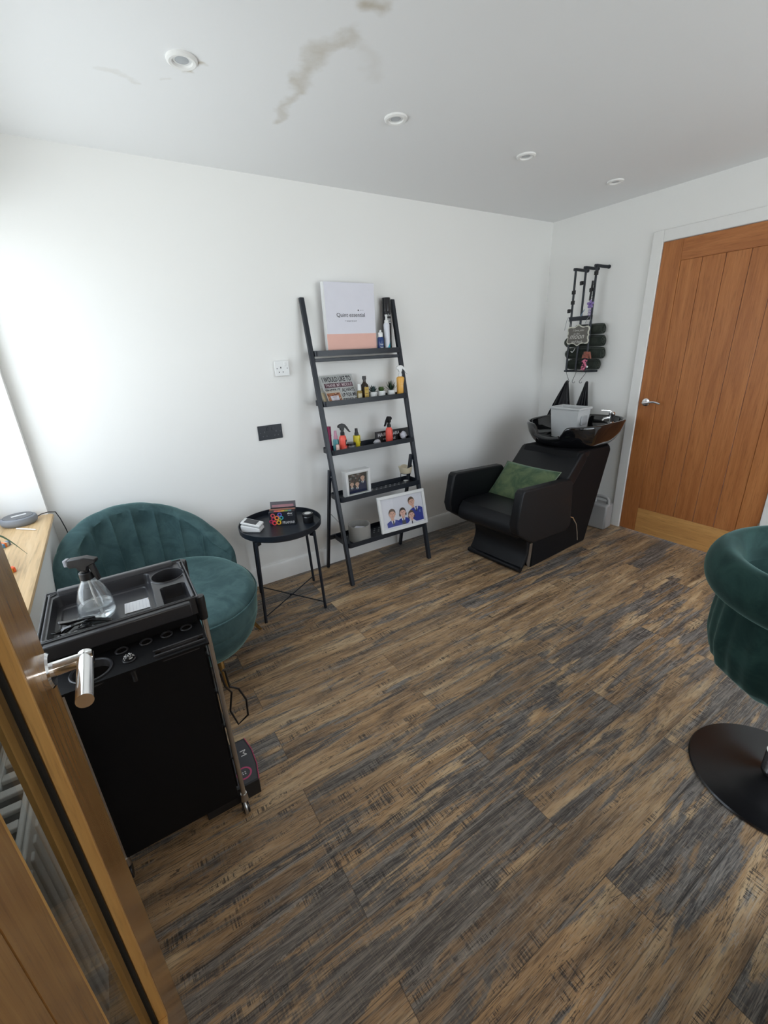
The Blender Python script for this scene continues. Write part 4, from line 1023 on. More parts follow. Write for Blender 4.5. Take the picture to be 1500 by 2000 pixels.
part('yellow_label', MB().box(-.013, .017, -.0208, -.0200, .008, .086), col('yellow_label_ink', (.58,.38,.06), .4), t, bev=0)
lettering('OIL', t, col('brown_print', (.20,.10,.02), .5), (-.007, -.0209, .066), (1,0,0), (0,0,1), .018, .010, world=False)
for z_ in (.045, .030, .018): part('label_line', MB().box(-.009, .013, -.0211, -.0208, z_, z_+.003), col('brown_print', (.20,.10,.02), .5), t, smooth=0)

def succulent(label, loc, kind):
    t = thing('potted_succulent', label, 'succulent', loc, 0, 'succulents in white pots')
    part('pot', MB().lathe([(.001,0),(.024,0),(.028,.052),(.0255,.052),(.0245,.046),(.001,.046)], n=36), M_plastic, t)
    part('soil', MB().lathe([(.001,.0465),(.0242,.0465),(.0242,.048),(.001,.050)], n=24), col('soil', (.03,.022,.016), .9), t)
    M = MB(); random.seed(len(label)+kind)
    if kind == 0:   rings, L, wd, c_ = ((8, 25, .9), (7, 50, .95), (5, 74, .75)), .038, .0075, (.045,.080,.080)
    elif kind == 1: rings, L, wd, c_ = ((9, 20, .8), (8, 42, .8), (6, 62, .7), (4, 82, .55)), .032, .0085, (.075,.135,.035)
    else:           rings, L, wd, c_ = ((8, 30, .95), (8, 52, 1.05), (6, 72, 1.15), (3, 86, 1.1)), .050, .0042, (.022,.050,.028)
    for n_, el, k in rings:
        for i in range(n_):
            a = 2*PI*i/n_+el+random.uniform(-.15, .15); e = R(el+random.uniform(-8, 8)); l = L*k*random.uniform(.85, 1.1)
            d = Vector((math.cos(a)*math.cos(e), math.sin(a)*math.cos(e), math.sin(e))); s2 = Vector((-math.sin(a), math.cos(a), 0)); up = d.cross(s2)
            p0 = Vector((0, 0, .048)); seq = [(0, .5), (.35, 1.0), (.65, .85), (.88, .45), (1, .05)]
            ring = []
            for f, w_ in seq:
                c = p0+d*l*f+Vector((0, 0, .012*f*f)); ring.append([c+s2*wd*w_, c-up*wd*.45*w_, c-s2*wd*w_, c+up*wd*.30*w_])
            base_ = len(M.v)
            for rg in ring: M.v += [tuple(q) for q in rg]
            for j in range(4):
                for q in range(4): M.f.append((base_+j*4+q, base_+j*4+(q+1) % 4, base_+(j+1)*4+(q+1) % 4, base_+(j+1)*4+q))
            M.f.append(tuple(base_+16+q for q in range(4)))
    part('leaves', M, col('succulent_%d' % kind, c_, .5), t, smooth=50)
succulent('blue-green rosette succulent in a white pot, leftmost of the three succulents', (-1.792, -.100, S2), 0)
succulent('bright green bushy succulent in a white pot, middle of the three succulents', (-1.728, -.100, S2), 1)
succulent('spiky dark green succulent in a white pot beside the orange spray bottle', (-1.650, -.100, S2), 2)
t = bottle('spray_bottle', 'orange-yellow bottle with a white trigger head at the right of the second tier', 'spray bottle', (-1.580, -.112, S2), [(.001,0),(.024,0),(.0265,.003),(.0265,.122),(.022,.130),(.012,.134),(.001,.134)], col('apricot_plastic', (.86,.45,.09), .35), None, None)
trigger_head(t, .132, M_plastic, -10, 1.12)
for z_ in (.088, .074, .066): curved_label(t, .0268, z_, z_+.002, FRONT-25, FRONT+20, col('pale_apricot', (.85,.55,.25), .5), 'label_line')

# ------------------------------------------------------------------ third tier
t = bottle('shampoo_tube', 'tall magenta bottle behind the left rail on the third tier', 'bottle', (-2.140, -.105, S3), [(.001,0),(.017,0),(.0175,.03),(.0185,.100),(.019,.158),(.001,.160)], col('magenta_plastic', (.28,.018,.085), .3), None, None)
part('cap_seam', MB().lathe([(.0190,.100),(.0194,.101),(.0194,.103),(.0190,.104)], n=28, closed=True), col('magenta_dark', (.17,.012,.05), .3), t)
t = bottle('mist_bottle', 'turquoise bottle with pink cap between the magenta and the red spray bottles', 'bottle', (-2.112, -.148, S3), [(.001,0),(.017,0),(.019,.003),(.019,.072),(.015,.082),(.001,.083)], col('turquoise_plastic', (.10,.36,.40), .3), [(.001,.081),(.012,.081),(.012,.100),(.010,.104),(.008,.134),(.001,.135)], col('pink_plastic', (.68,.34,.46), .35), capname='pump_cap')
t = bottle('lotion_tube', 'tiny pale pink tube with a white lid in front of the turquoise bottle', 'bottle', (-2.126, -.196, S3), [(.001,0),(.0115,0),(.0125,.002),(.0125,.026),(.001,.027)], col('blush_plastic', (.66,.50,.46), .4), [(.001,.0265),(.0115,.0265),(.0115,.054),(.0105,.056),(.001,.056)], col('pale_blush', (.74,.50,.44), .4))
def coral(label, x, y, ang, tag_):
    t = bottle('spray_bottle', label, 'spray bottle', (x, y, S3), [(.001,0),(.021,0),(.024,.003),(.024,.078),(.021,.095),(.013,.107),(.001,.108)], col('coral_plastic', (.92,.12,.085), .35), None, None, group='coral spray bottles with black triggers')
    trigger_head(t, .104, M_black_pl, ang, 1.15)
    if tag_:
        curved_label(t, .0243, .042, .078, -75, -30, M_blk, 'black_emblem'); curved_label(t, .0246, .050, .066, -62, -38, M_wink, 'emblem_face')
        wrap_text('style', t, col('pale_pink_print', (.85,.45,.45), .5), .0243, .022, .014, -60, .034)
    else: wrap_text('hair', t, col('pale_pink_print', (.85,.45,.45), .5), .0243, .03, .012, -20, .02)
coral('coral red spray bottle with curved black trigger at the left of the third tier', -2.078, -.178, 0, True)
coral('coral red spray bottle standing in front of the black HAIR sign', -1.712, -.150, 205, False)
t = thing('pomade_jar', 'clear grey pomade jar with a black lid beside the yellow bottle', 'jar', (-2.018, -.168, S3))
part('jar_body', MB().lathe([(.001,0),(.029,0),(.031,.003),(.031,.032),(.001,.033)], n=36), col('smoky_plastic', (.22,.23,.26), .15), t)
part('lid', MB().lathe([(.001,.032),(.0315,.032),(.0315,.046),(.030,.048),(.001,.048)], n=36), M_black_pl, t)
part('lid_band', MB().lathe([(.0316,.030),(.0320,.030),(.0320,.034),(.0316,.034)], n=36, closed=True), M_bchrome, t)
t = bottle('mist_bottle', 'yellow bottle with a black pump cap on the third tier', 'bottle', (-1.963, -.150, S3), [(.001,0),(.022,0),(.0235,.003),(.0235,.080),(.0215,.086),(.001,.087)], col('yellow_plastic', (.76,.62,.03), .35), [(.001,.086),(.014,.086),(.0135,.100),(.010,.108),(.0095,.130),(.001,.131)], M_black_pl, capname='pump_cap')
curved_label(t, .0238, .010, .036, -68, -42, col('dark_olive_print', (.10,.09,.02), .4), 'label_panel')
wrap_text('HAIR', t, col('olive_print', (.30,.26,.03), .4), .0238, .045, .026, -58, .022)
t = thing('word_sign', 'long black sign reading HAIR with white letters at the right of the third tier', 'sign', (-1.650, -.096, S3))
part('sign_board', MB().box(-.140, .140, -.006, .006, 0, .075), col('black_board', (.014,.014,.015), .45), t, bev=.001)
lettering('HAIR', t, M_wink, (-.122, -.0063, .040), (1,0,0), (0,0,1), .066, .024, world=False, bold=.02)
lettering('SARA', t, M_wink, (-.012, -.0063, .040), (1,0,0), (0,0,1), .066, .022, world=False, bold=.01)
lettering('styling', t, M_wink, (-.085, -.0063, .010), (1,0,0), (0,0,1), .105, .020, world=False)
random.seed(5)
def crumple(c, sx, sy, sz, n=9):
    M = MB()
    M.sphere((0, 0, 0), 1, 14, 9); M.v = [(c[0]+x*sx*random.uniform(.7, 1.15), c[1]+y*sy*random.uniform(.7, 1.15), c[2]+sz+z*sz*random.uniform(.75, 1.0)) for x, y, z in M.v]
    return M
solo('foil_parcel', crumple((-1.812, -.155, S3+.002), .030, .020, .019), col('crumpled_silver', (.62,.62,.66), .28, metal=.35), 'crumpled silver-white parcel in front of the left end of the HAIR sign', 'parcel', smooth=12)
solo('tissue_pack', crumple((-1.588, -.140, S3+.002), .028, .022, .031), col('white_tissue', (.74,.74,.80), .6), 'crumpled white packet in front of the right end of the HAIR sign', 'packet', smooth=12)
t = thing('makeup_brush', 'small black brush with a white tip lying at the right end of the third tier', 'brush', (-1.600, -.198, S3))
part('brush_handle', MB().cyl((-.045, 0, .008), (.012, .004, .008), .007, .007, 12), M_black_pl, t)
part('brush_tip', MB().cyl((.012, .004, .008), (.026, .005, .009), .006, .004, 12), M_plastic, t)
solo('hair_clamp', MB().prism([(-.028,0),(.03,0),(.034,.012),(.01,.022),(-.022,.017)], 1, -.008, .008, Matrix.Translation((-1.665, -.185, S3+.0005))), M_clip, 'glossy black clamp to the right of the coral bottle by the HAIR sign', 'hair clip', bev=.003)

# ------------------------------------------------------------------ printed family photographs
SKIN = col('skin_print', (.80,.47,.35), .6); SKIN2 = col('skin_print_pink', (.88,.54,.44), .6)
HAIRB = col('brown_hair_print', (.13,.075,.045), .5); HAIRD = col('dark_hair_print', (.06,.038,.028), .5)
NAVY = col('royal_blue_print', (.03,.05,.34), .6); NAVD = col('navy_print', (.012,.016,.07), .5); WHP = col('white_shirt_print', (.88,.88,.93), .6); TIE = col('tie_print', (.045,.035,.04), .5)
EYE = col('eye_print', (.03,.018,.014), .5); LIP = col('lip_print', (.48,.13,.12), .5); SHN = col('nose_print', (.48,.25,.18), .5); GRY = col('grey_pinafore_print', (.10,.10,.11), .5)
def kid(par, O, U, V, cx, cy, s_, tilt, hair, body, girl=False, girth=1.0, lift=.001, bottom=0, jm=None, shift=0):
    """cx,cy = face centre, s_ = half head height, body = half shoulder width"""
    c, n = math.cos(R(tilt)), math.sin(R(tilt))
    def T(p): return [(cx+x*c*s_-y*n*s_, cy+x*n*s_+y*c*s_) for x, y in p]
    jm = jm or NAVY
    sh = cy-s_*1.22
    bx = cx+shift
    J = [(bx-body, bottom), (bx-body*1.0, sh-s_*.42), (bx-body*.62, sh-s_*.12), (bx-s_*.40, sh+s_*.05), (bx+s_*.40, sh+s_*.05), (bx+body*.62, sh-s_*.12), (bx+body, sh-s_*.42), (bx+body, bottom)]
    f = lambda nm, polys, mt, l: part(nm, flat(polys, O, U, V, lift+l*.00012), mt, par, world=True, smooth=0)
    f('jumper_print', [J], jm, 0)
    f('neck_print', [T([(-.30,-.6),(.30,-.6),(.34,-1.35),(-.34,-1.35)])], SKIN, 1)
    f('shirt_print', [[(bx-s_*.5, sh+s_*.16), (bx, sh-s_*.25), (bx+s_*.5, sh+s_*.16), (bx+s_*.42, sh-s_*.35), (bx, sh-s_*.95), (bx-s_*.42, sh-s_*.35)]], WHP, 2)
    f('tie_print', [[(bx-s_*.12, sh-s_*.18), (bx+s_*.12, sh-s_*.18), (bx+s_*.16, sh-s_*.9), (bx, sh-s_*1.05), (bx-s_*.16, sh-s_*.9)]], TIE, 3)
    f('hair_print', [T(ell(0, .26, .80*girth, .82, 24))]+([T(ell(-.78, -.35, .16, .5, 12)), T(ell(.78, -.35, .16, .5, 12))] if girl else []), hair, 2.5)
    f('face_print', [T(ell(0, -.06, .68*girth, .86, 26)), T(ell(-.72*girth, -.08, .11, .2, 10)), T(ell(.72*girth, -.08, .11, .2, 10))], SKIN2 if girl else SKIN, 4)
    f('fringe_print', [T([(-.70*girth,.16),(-.62,.62),(-.2,.90),(.35,.88),(.66,.55),(.70*girth,.14),(.50,.44),(.1,.55),(-.35,.50),(-.55,.38)])], hair, 5)
    f('eye_print', [T(ell(-.27, .06, .105, .055, 12)), T(ell(.27, .06, .105, .055, 12))], EYE, 6)
    f('brow_print', [T([(-.42,.20),(-.14,.23),(-.14,.26),(-.42,.24)]), T([(.42,.20),(.14,.23),(.14,.26),(.42,.24)])], hair, 6)
    f('nose_print', [T([(-.05,.02),(.05,.02),(.10,-.22),(0,-.27),(-.10,-.22)])], SHN, 5.5)
    f('mouth_print', [T([(-.25,-.40),(0,-.44),(.25,-.40),(.14,-.54),(0,-.58),(-.14,-.54)])], LIP, 6)
    f('teeth_print', [T([(-.17,-.425),(0,-.455),(.17,-.425),(.08,-.49),(-.08,-.49)])], WHP, 7)

t = thing('photo_frame', 'white frame with four smiling children in blue jumpers on the lowest tier', 'photo frame', (-1.75, -.30, S5))
fO = Vector((-1.930, -.343, .2765)); fU = Vector((.380, .0, -.010)).normalized(); fV0 = Vector((-.002, .058, .238)); fN = fU.cross(fV0).normalized(); fV = fN.cross(fU)
FW, FH = .380, .245
M = MB().frame(fO, fU, fV, fN, FW, FH, .016, .020)
part('frame_moulding', M, M_plastic, t, world=True, bev=.0012)
Mx = Matrix(((fU.x, fV.x, fN.x, fO.x), (fU.y, fV.y, fN.y, fO.y), (fU.z, fV.z, fN.z, fO.z), (0,0,0,1)))
pr = part('photo_print', MB().box(.018, FW-.018, .018, FH-.018, .002, .006, Mx), col('studio_white_print', (.84,.84,.90), .5), t, world=True, smooth=0)
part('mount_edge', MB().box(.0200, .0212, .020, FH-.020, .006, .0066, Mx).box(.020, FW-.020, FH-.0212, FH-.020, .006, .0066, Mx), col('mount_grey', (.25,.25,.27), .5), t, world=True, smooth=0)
pO = fO+fN*.006
kid(pr, pO, fU, fV, .268, .170, .033, 14, HAIRB, .052, lift=.0006, bottom=.030, shift=.034)
kid(pr, pO, fU, fV, .100, .116, .034, -3, HAIRB, .050, lift=.0016, bottom=.030, shift=.002)
kid(pr, pO, fU, fV, .185, .112, .031, 0, HAIRD, .048, girl=True, lift=.0026, bottom=.030)
kid(pr, pO, fU, fV, .252, .082, .030, 4, HAIRB, .034, girl=True, lift=.0036, bottom=.030, jm=WHP)
part('glazing', MB().box(.020, FW-.020, .020, FH-.020, .0122, .0132, Mx), mat_thin_glass('photo_glass', (1,1,1)), t, world=True, smooth=0)
part('pinafore_print', flat([[(.168,.030),(.202,.030),(.198,.058),(.172,.058)]], pO, fU, fV, .0036), GRY, pr, world=True, smooth=0)
part('badge_print', flat([ell(.329, .098, .006, .004, 10), ell(.329, .088, .007, .002, 10)], pO, fU, fV, .0022), col('badge_blue', (.25,.35,.60), .5), pr, world=True, smooth=0)

t = thing('photo_frame', 'deep white box frame with a dark picture of three children on the fourth tier', 'photo frame', (-2.022, -.208, S4))
gO = Vector((-2.111, -.246, S4+.0005)); gU = Vector((1,0,0)); gV = Vector((0,0,1)); gN = gU.cross(gV)
GW, GH = .178, .172
M = MB().frame((0,0,0), (1,0,0), (0,0,1), (0,-1,0), GW, GH, .062, .016); M.v = [(gO.x+x, -.184+y+0, gO.z+z) for x, y, z in M.v]
part('frame_moulding', M, M_plastic, t, world=True, bev=.0012)
part('frame_back', MB().box(gO.x+.002, gO.x+GW-.002, -.186, -.182, gO.z+.002, gO.z+GH-.002), M_plastic, t, world=True)
pr = part('photo_print', MB().box(gO.x+.016, gO.x+GW-.016, -.232, -.229, gO.z+.016, gO.z+GH-.016), col('dark_crowd_print', (.045,.035,.03), .4), t, world=True, smooth=0)
part('mount_edge', MB().frame((gO.x+.016, -.2322, gO.z+.016), (1,0,0), (0,0,1), (0,-1,0), GW-.032, GH-.032, .0006, .006), col('mount_cream', (.55,.53,.52), .5), t, world=True, smooth=0)
qO = Vector((gO.x, -.232, gO.z)); random.seed(9)
part('crowd_print', flat([ell(random.uniform(.03,.15), random.uniform(.095,.148), .007, .008, 9) for _ in range(16)], qO, gU, gV, .0002), col('crowd_skin', (.14,.075,.06), .5), pr, world=True, smooth=0)
part('crowd_print', flat([ell(random.uniform(.03,.15), random.uniform(.095,.148), .006, .006, 9) for _ in range(12)], qO, gU, gV, .0004), col('crowd_white', (.25,.23,.23), .5), pr, world=True, smooth=0)
kid(pr, qO, gU, gV, .125, .118, .020, 3, HAIRD, .026, lift=.0005, bottom=.024, jm=NAVD)
kid(pr, qO, gU, gV, .045, .086, .018, -2, HAIRB, .020, lift=.0014, bottom=.024, jm=NAVD)
kid(pr, qO, gU, gV, .083, .082, .019, 2, HAIRB, .027, lift=.0023, bottom=.024, jm=NAVD)
part('glazing', MB().box(gO.x+.016, gO.x+GW-.016, -.2375, -.2365, gO.z+.016, gO.z+GH-.016), M_glass, t, world=True, smooth=0)

# wax burner on the fourth tier
t = thing('wax_burner', 'cream petal-shaped wax burner dish on a black wire stand on the fourth tier', 'wax burner', (-1.617, -.195, S4))
def dish(u, v):
    a = 2*PI*u; pt = .5+.5*abs(math.cos(2.5*a))**.8
    prof = [(.012, .072), (.036, .072), (.041, .082), (.044, .105), (.047, .112), (.044, .112), (.038, .100), (.034, .080), (.001, .078)]
    k = v*(len(prof)-1); i = int(round(k)); r_, z = prof[i]
    if 3 <= i <= 6: r_ *= 1+.16*(pt-.5); z += .008*(pt-.5)*2*(1 if i in (4, 5) else .6)
    return (r_*math.cos(a), r_*math.sin(a), z)
part('petal_dish', MB().surf(dish, 100, 9, cu=True, capv=True), col('cream_ceramic', (.66,.58,.42), .3), t, smooth=60)
part('wax', MB().lathe([(.001,.079),(.033,.079),(.034,.090),(.001,.091)], n=30), col('cream_wax', (.70,.63,.48), .5), t)
M = MB()
for k in range(3):
    a = 2*PI*k/3+.5; M.tube([(.045*math.cos(a), .045*math.sin(a), 0), (.036*math.cos(a), .036*math.sin(a), .04), (.034*math.cos(a), .034*math.sin(a), .072)], .0022, 8)
M.tube([(.035*math.cos(2*PI*k/30), .035*math.sin(2*PI*k/30), .071) for k in range(30)], .0022, 8, closed=True)
part('wire_stand', M, M_black_mt, t)
solo('tealight', MB().lathe([(.001,0),(.019,0),(.0195,.015),(.018,.015),(.0175,.012),(.001,.012)], (0,0,0), 28), M_bchrome, 'silver tealight standing under the cream wax burner', 'candle', loc=(-1.617, -.195, S4))
# grey pot on the lowest tier
px_, py_ = -2.050, -.262
t = thing('storage_pot', 'round concrete-grey storage pot at the left of the lowest tier', 'pot', (px_, py_, S5))
M_conc = P('grey_concrete', (.30,.29,.27), .8, 0, .25, 300)
part('pot_body', MB().lathe([(.001,0),(.068,0),(.072,.004),(.074,.108),(.0725,.112),(.069,.112),(.066,.012),(.001,.012)], n=56), M_conc, t)
M = MB(); M.prism([(-.045,-.04),(.04,-.03),(.05,.02),(0,.045),(-.04,.03)], 2, 0, .004, Matrix.Translation((0,0,.065)) @ Matrix.Rotation(R(18), 4, 'X'))
solo('folded_tissue', MB().add([(px_+x, py_+y, S5+z) for x, y, z in M.v], M.f), col('white_tissue', (.74,.74,.80), .6), 'folded white tissue lying inside the concrete-grey pot', 'tissue', bev=.001)
solo('folded_tissue', MB().prism([(-.05,-.02),(.03,-.045),(.045,.02),(-.02,.045)], 2, 0, .05, Matrix.Translation((px_, py_, S5+.0125))), col('white_tissue', (.74,.74,.80), .6), 'stack of tissues at the bottom of the concrete-grey pot', 'tissue', bev=.002)

# ------------------------------------------------------------------ on the side table
t = thing('card_reader', 'white card reader with dark screen at the left of the round table', 'card reader', (-2.735, -.262, TZ), R(-38))
part('stand', MB().prism([(-.055,0),(.055,0),(.055,.018),(.042,.026),(-.055,.044)], 1, -.036, .036), M_plastic, t, bev=.005, seg=3)
Mr = Matrix.Translation((0,0,.038)) @ Matrix.Rotation(R(13), 4, 'Y')
bd = part('reader_body', MB().box(-.056, .056, -.036, .036, 0, .014, Mr), M_plastic, t, bev=.005, seg=3)
part('screen', MB().box(-.040, .030, -.029, .029, .014, .0146, Mr), col('dark_screen', (.025,.027,.032), .12), bd, smooth=0)
t = thing('foil_box', 'black FRAMAR foil dispenser box printed with rainbow rings on the round table', 'box', (-2.550, -.262, TZ), R(-28))
fw_, fd_, fh_ = .074, .040, .082
part('box_body', MB().box(-fw_, fw_, -fd_, fd_, 0, fh_), col('black_print_card', (.018,.020,.026), .35), t, bev=.001)
part('open_flap', MB().prism([(.040,.082),(.036,.084),(.044,.118),(.048,.117)], 0, -fw_, fw_), col('grey_flap', (.10,.09,.10), .4), t)
part('flap_print', MB().prism([(.0355,.086),(.0375,.0856),(.0410,.100),(.0392,.1005)], 0, -fw_+.01, fw_-.012), col('pinkish_flap', (.36,.17,.19), .4), t, smooth=0)
part('cutter_edge', MB().prism([(-.004,.0822),(-.002,.090),(.0,.0822)], 0, -fw_, fw_), col('copper_edge', (.30,.13,.09), .4), t)
y_ = -fd_-.0006
rings = [(-.052,.062,.013,(.62,.10,.12)), (-.050,.040,.013,(.50,.04,.10)), (-.030,.046,.014,(.80,.22,.05)), (-.047,.016,.014,(.80,.06,.08)), (-.022,.018,.014,(.78,.40,.04)), (-.066,.026,.010,(.45,.03,.10)),
         (-.012,.066,.013,(.16,.12,.50)), (-.004,.046,.012,(.05,.36,.42)), (-.014,.034,.008,(.30,.50,.05))]
for i, (cx_, cz_, r_, c_) in enumerate(rings):
    o1 = ell(cx_, cz_, r_, r_, 24); i1 = ell(cx_, cz_, r_*.52, r_*.52, 24)
    M = MB(); M.v = [(x, y_-.0001*i, z) for x, z in o1]+[(x, y_-.0001*i, z) for x, z in i1]; M.f = [(k, (k+1) % 24, 24+(k+1) % 24, 24+k) for k in range(24)]
    part('rainbow_ring', M, col('ring_ink_%d' % i, c_, .4), t, smooth=0)
lettering('FRAMAR', t, M_wink, (.000, y_, .008), (1,0,0), (0,0,1), .070, .015, world=False)
lettering('silver', t, M_wink, (.032, y_, .066), (1,0,0), (0,0,1), .030, .010, world=False, bold=.02)
lettering('light rolls', t, M_wink, (.034, y_, .056), (1,0,0), (0,0,1), .028, .005, world=False)
for i, c_ in enumerate(((.60,.10,.12), (.75,.20,.05), (.70,.40,.05), (.25,.40,.08), (.12,.25,.28))):
    part('rainbow_stripe', MB().box(-.045+i*.020, -.026+i*.020, -.036, -.012, fh_, fh_+.0005), col('stripe_ink_%d' % i, c_, .4), t, smooth=0)
t = thing('styling_jar', 'small black jar with a pale disc lid at the right of the round table', 'jar', (-2.430, -.345, TZ))
part('jar_body', MB().lathe([(.001,0),(.029,0),(.031,.003),(.031,.040),(.001,.041)], n=36), M_black_pl, t)
part('lid', MB().lathe([(.001,.040),(.033,.040),(.033,.053),(.031,.055),(.001,.055)], n=36), M_black_pl, t)
part('lid_disc', MB().lathe([(.001,.055),(.019,.055),(.019,.0556),(.001,.0556)], n=32), col('pale_disc', (.66,.66,.64), .4), t, smooth=0)
part('metal_band', MB().lathe([(.0312,.037),(.0333,.037),(.0333,.040),(.0312,.040)], n=36, closed=True), M_chrome, t)

# ------------------------------------------------------------------ on the window board
SZ = .7523
t = thing('smart_speaker', 'flat round grey fabric smart speaker at the far end of the window board', 'speaker', (-3.735, -.128, SZ))
part('fabric_body', MB().lathe([(.001,0),(.058,0),(.067,.008),(.070,.020),(.066,.032),(.058,.036),(.001,.036)], n=56), P('grey_speaker_fabric', (.24,.255,.28), .85, 0, .3, 900), t)
part('top_plate', MB().lathe([(.001,.036),(.057,.036),(.056,.038),(.001,.0385)], n=48), col('dark_grey_top', (.085,.09,.105), .22), t)
part('top_label_or_glint', MB().box(-.024, .032, -.008, .010, .0385, .0388, Matrix.Rotation(R(20), 4, 'Z')), M_plastic, t, smooth=0)  # white strip painted for a reflection on the speaker top
solo('speaker_cable', MB().tube([(-3.671, -.115, SZ+.014), (-3.655, -.105, SZ+.020), (-3.630, -.090, SZ+.020), (-3.603, -.075, SZ+.010), (-3.595, -.060, SZ-.03), (-3.588, -.045, SZ-.09), (-3.580, -.035, SZ-.20), (-3.580, -.030, .30)], .0022, 8), M_black_pl, 'thin black cable running from the grey speaker over the sill end', 'cable')
solo('stylus', MB().cyl((-3.738, -.215, SZ+.004), (-3.668, -.285, SZ+.004), .0032, .0032, 10).cyl((-3.668, -.285, SZ+.004), (-3.662, -.291, SZ+.004), .0032, .001, 10), M_plastic, 'thin white stylus lying on the oak window board in front of the speaker', 'stylus')
# plant at the near end of the board (mostly beyond the frame edge), one long leaf reaching in
t = thing('potted_plant', 'strap-leaved green plant on the window board, one leaf tip reaching into view', 'plant', (-3.800, -.62, SZ))
part('pot', MB().lathe([(.001,0),(.040,0),(.050,.075),(.046,.075),(.043,.068),(.001,.068)], n=36), M_plastic, t)
M_leaf = col('strap_leaf', (.070,.120,.055), .4)
def leaf(pts, w_):
    M = MB(); n = len(pts)
    for i, p in enumerate(pts):
        p = Vector(p); d = (Vector(pts[min(i+1, n-1)])-Vector(pts[max(i-1, 0)])).normalized(); s2 = d.cross(Vector((0,0,1))).normalized(); up = s2.cross(d)
        k = w_*math.sin(PI*min(1, (i+.6)/(n)))**.6*(1-.9*(i/(n-1))**3)
        M.v += [tuple(p+s2*k), tuple(p-up*k*.3), tuple(p-s2*k), tuple(p+up*.0012)]
    for i in range(n-1):
        for q in range(4): M.f.append((i*4+q, i*4+(q+1) % 4, (i+1)*4+(q+1) % 4, (i+1)*4+q))
    return M
B_ = Vector((0, 0, .066))
for dx, dy, dz, w_ in ((.155, -.080, .040, .007), (.030, .33, .055, .005), (-.03, -.20, .07, .007), (.02, .10, .16, .007), (-.02, -.05, .19, .007), (.05, -.14, .10, .006)):
    pts = [(dx*f, dy*f, .066+(dz-.066)*f+(.10)*math.sin(PI*f)*(.35+.4*(1-abs(dz-.1)))) for f in [i/12 for i in range(13)]]
    part('leaf', leaf(pts, w_), M_leaf, t, smooth=60)
def toy(label, x, y, a, cols_):
    t = thing('toy_block', label, 'toy', (x, y, SZ), R(a))
    for i, c_ in enumerate(cols_):
        part('coloured_layer', MB().box(-.018+i*.009, -.0092+i*.009, -.018+.003*i, .018-.002*i, 0, .016+.002*(i % 2)), col('toy_%02d%02d%02d' % tuple(int(q*99) for q in c_), c_, .35), t, bev=.002)
toy('small striped toy with blue and orange layers near the plant leaf on the window board', -3.752, -.425, 40, ((.10,.25,.40), (.80,.20,.04), (.55,.45,.35), (.14,.20,.26)))
toy('striped blue, green and orange toy on the window board beside the glazed door edge', -3.700, -.745, 25, ((.06,.12,.30), (.10,.30,.20), (.80,.30,.03), (.80,.12,.03)))

# ------------------------------------------------------------------ towel rack on the right wall
RX = -.120; RYS = [-.329, -.412, -.496]; RT, RB = 1.915, 1.198
t = thing('wall_rack', 'narrow black metal rack of three upright bars fixed to the right wall', 'towel rack', (0, -.412, RB))
for y in RYS:
    part('upright_bar', MB().cyl((RX, y, RB), (RX, y, RT), .0080, n=14), M_black_mt, t, world=True)
    part('top_arm', MB().tube([(RX-.014, y+.006, RT-.001), (RX, y, RT), (RX+.06, y-.008, RT-.004), (-.004, y-.018, RT-.006)], .0105, 10).cyl((-.006, y-.018, RT-.006), (-.0005, y-.018, RT-.006), .013, n=16), M_black_mt, t, world=True)
part('middle_strap', MB().box(RX-.010, RX-.004, RYS[2]-.014, RYS[0]+.014, 1.562, 1.592), M_black_mt, t, world=True, bev=.001)
part('bottom_rail', MB().cyl((RX, RYS[0]+.016, RB), (RX, RYS[2]-.016, RB), .0065, n=14), M_black_mt, t, world=True)
part('bottom_arm', MB().tube([(RX, RYS[2], RB), (RX+.06, RYS[2]-.010, RB-.002), (-.004, RYS[2]-.020, RB-.004)], .009, 12), M_black_mt, t, world=True)
part('bottom_arm', MB().tube([(RX, RYS[0], RB), (RX+.06, RYS[0]-.004, RB-.002), (-.004, RYS[0]-.006, RB-.004)], .009, 12), M_black_mt, t, world=True)
# rolled towels between the bars and the wall
M_tow = mat_velvet('dark_sage_towelling', (.020,.026,.021), (.045,.052,.042)); M_tow.node_tree.nodes['Principled BSDF'].inputs['Sheen Tint'].default_value = (.5,.52,.48,1)
tl = ['rolled dark green towel at the bottom of the wall rack', 'rolled dark green towel second from the bottom of the wall rack', 'rolled dark green towel behind the moon plaque, third from the bottom', 'rolled dark green towel topmost in the wall rack, partly behind the moon plaque']
for i, (z, r_, y0, y1) in enumerate(((1.245, .042, -.300, -.553), (1.327, .046, -.285, -.578), (1.413, .044, -.268, -.572), (1.494, .040, -.330, -.562))):
    if z == 1.494: z = 1.497
    def sp(u, v):
        a = u*2*PI*4.2; rr_ = r_*(.12+.88*u); y = y0+(y1-y0)*v
        bulge = 1-.10*abs(2*v-1)**6
        return (-.0575+rr_*bulge*math.cos(a)*1.0, y+.006*math.sin(a*.5)*(1 if v in (0, 1) else 0), z+rr_*bulge*math.sin(a)*.96)
    M = MB().surf(sp, 150, 12)
    o_ = solo('rolled_towel', M, M_tow, tl[i], 'towel', group='rolled towels in the wall rack', smooth=70)
    md = o_.modifiers.new('thick', 'SOLIDIFY'); md.thickness = .005; md.offset = 0
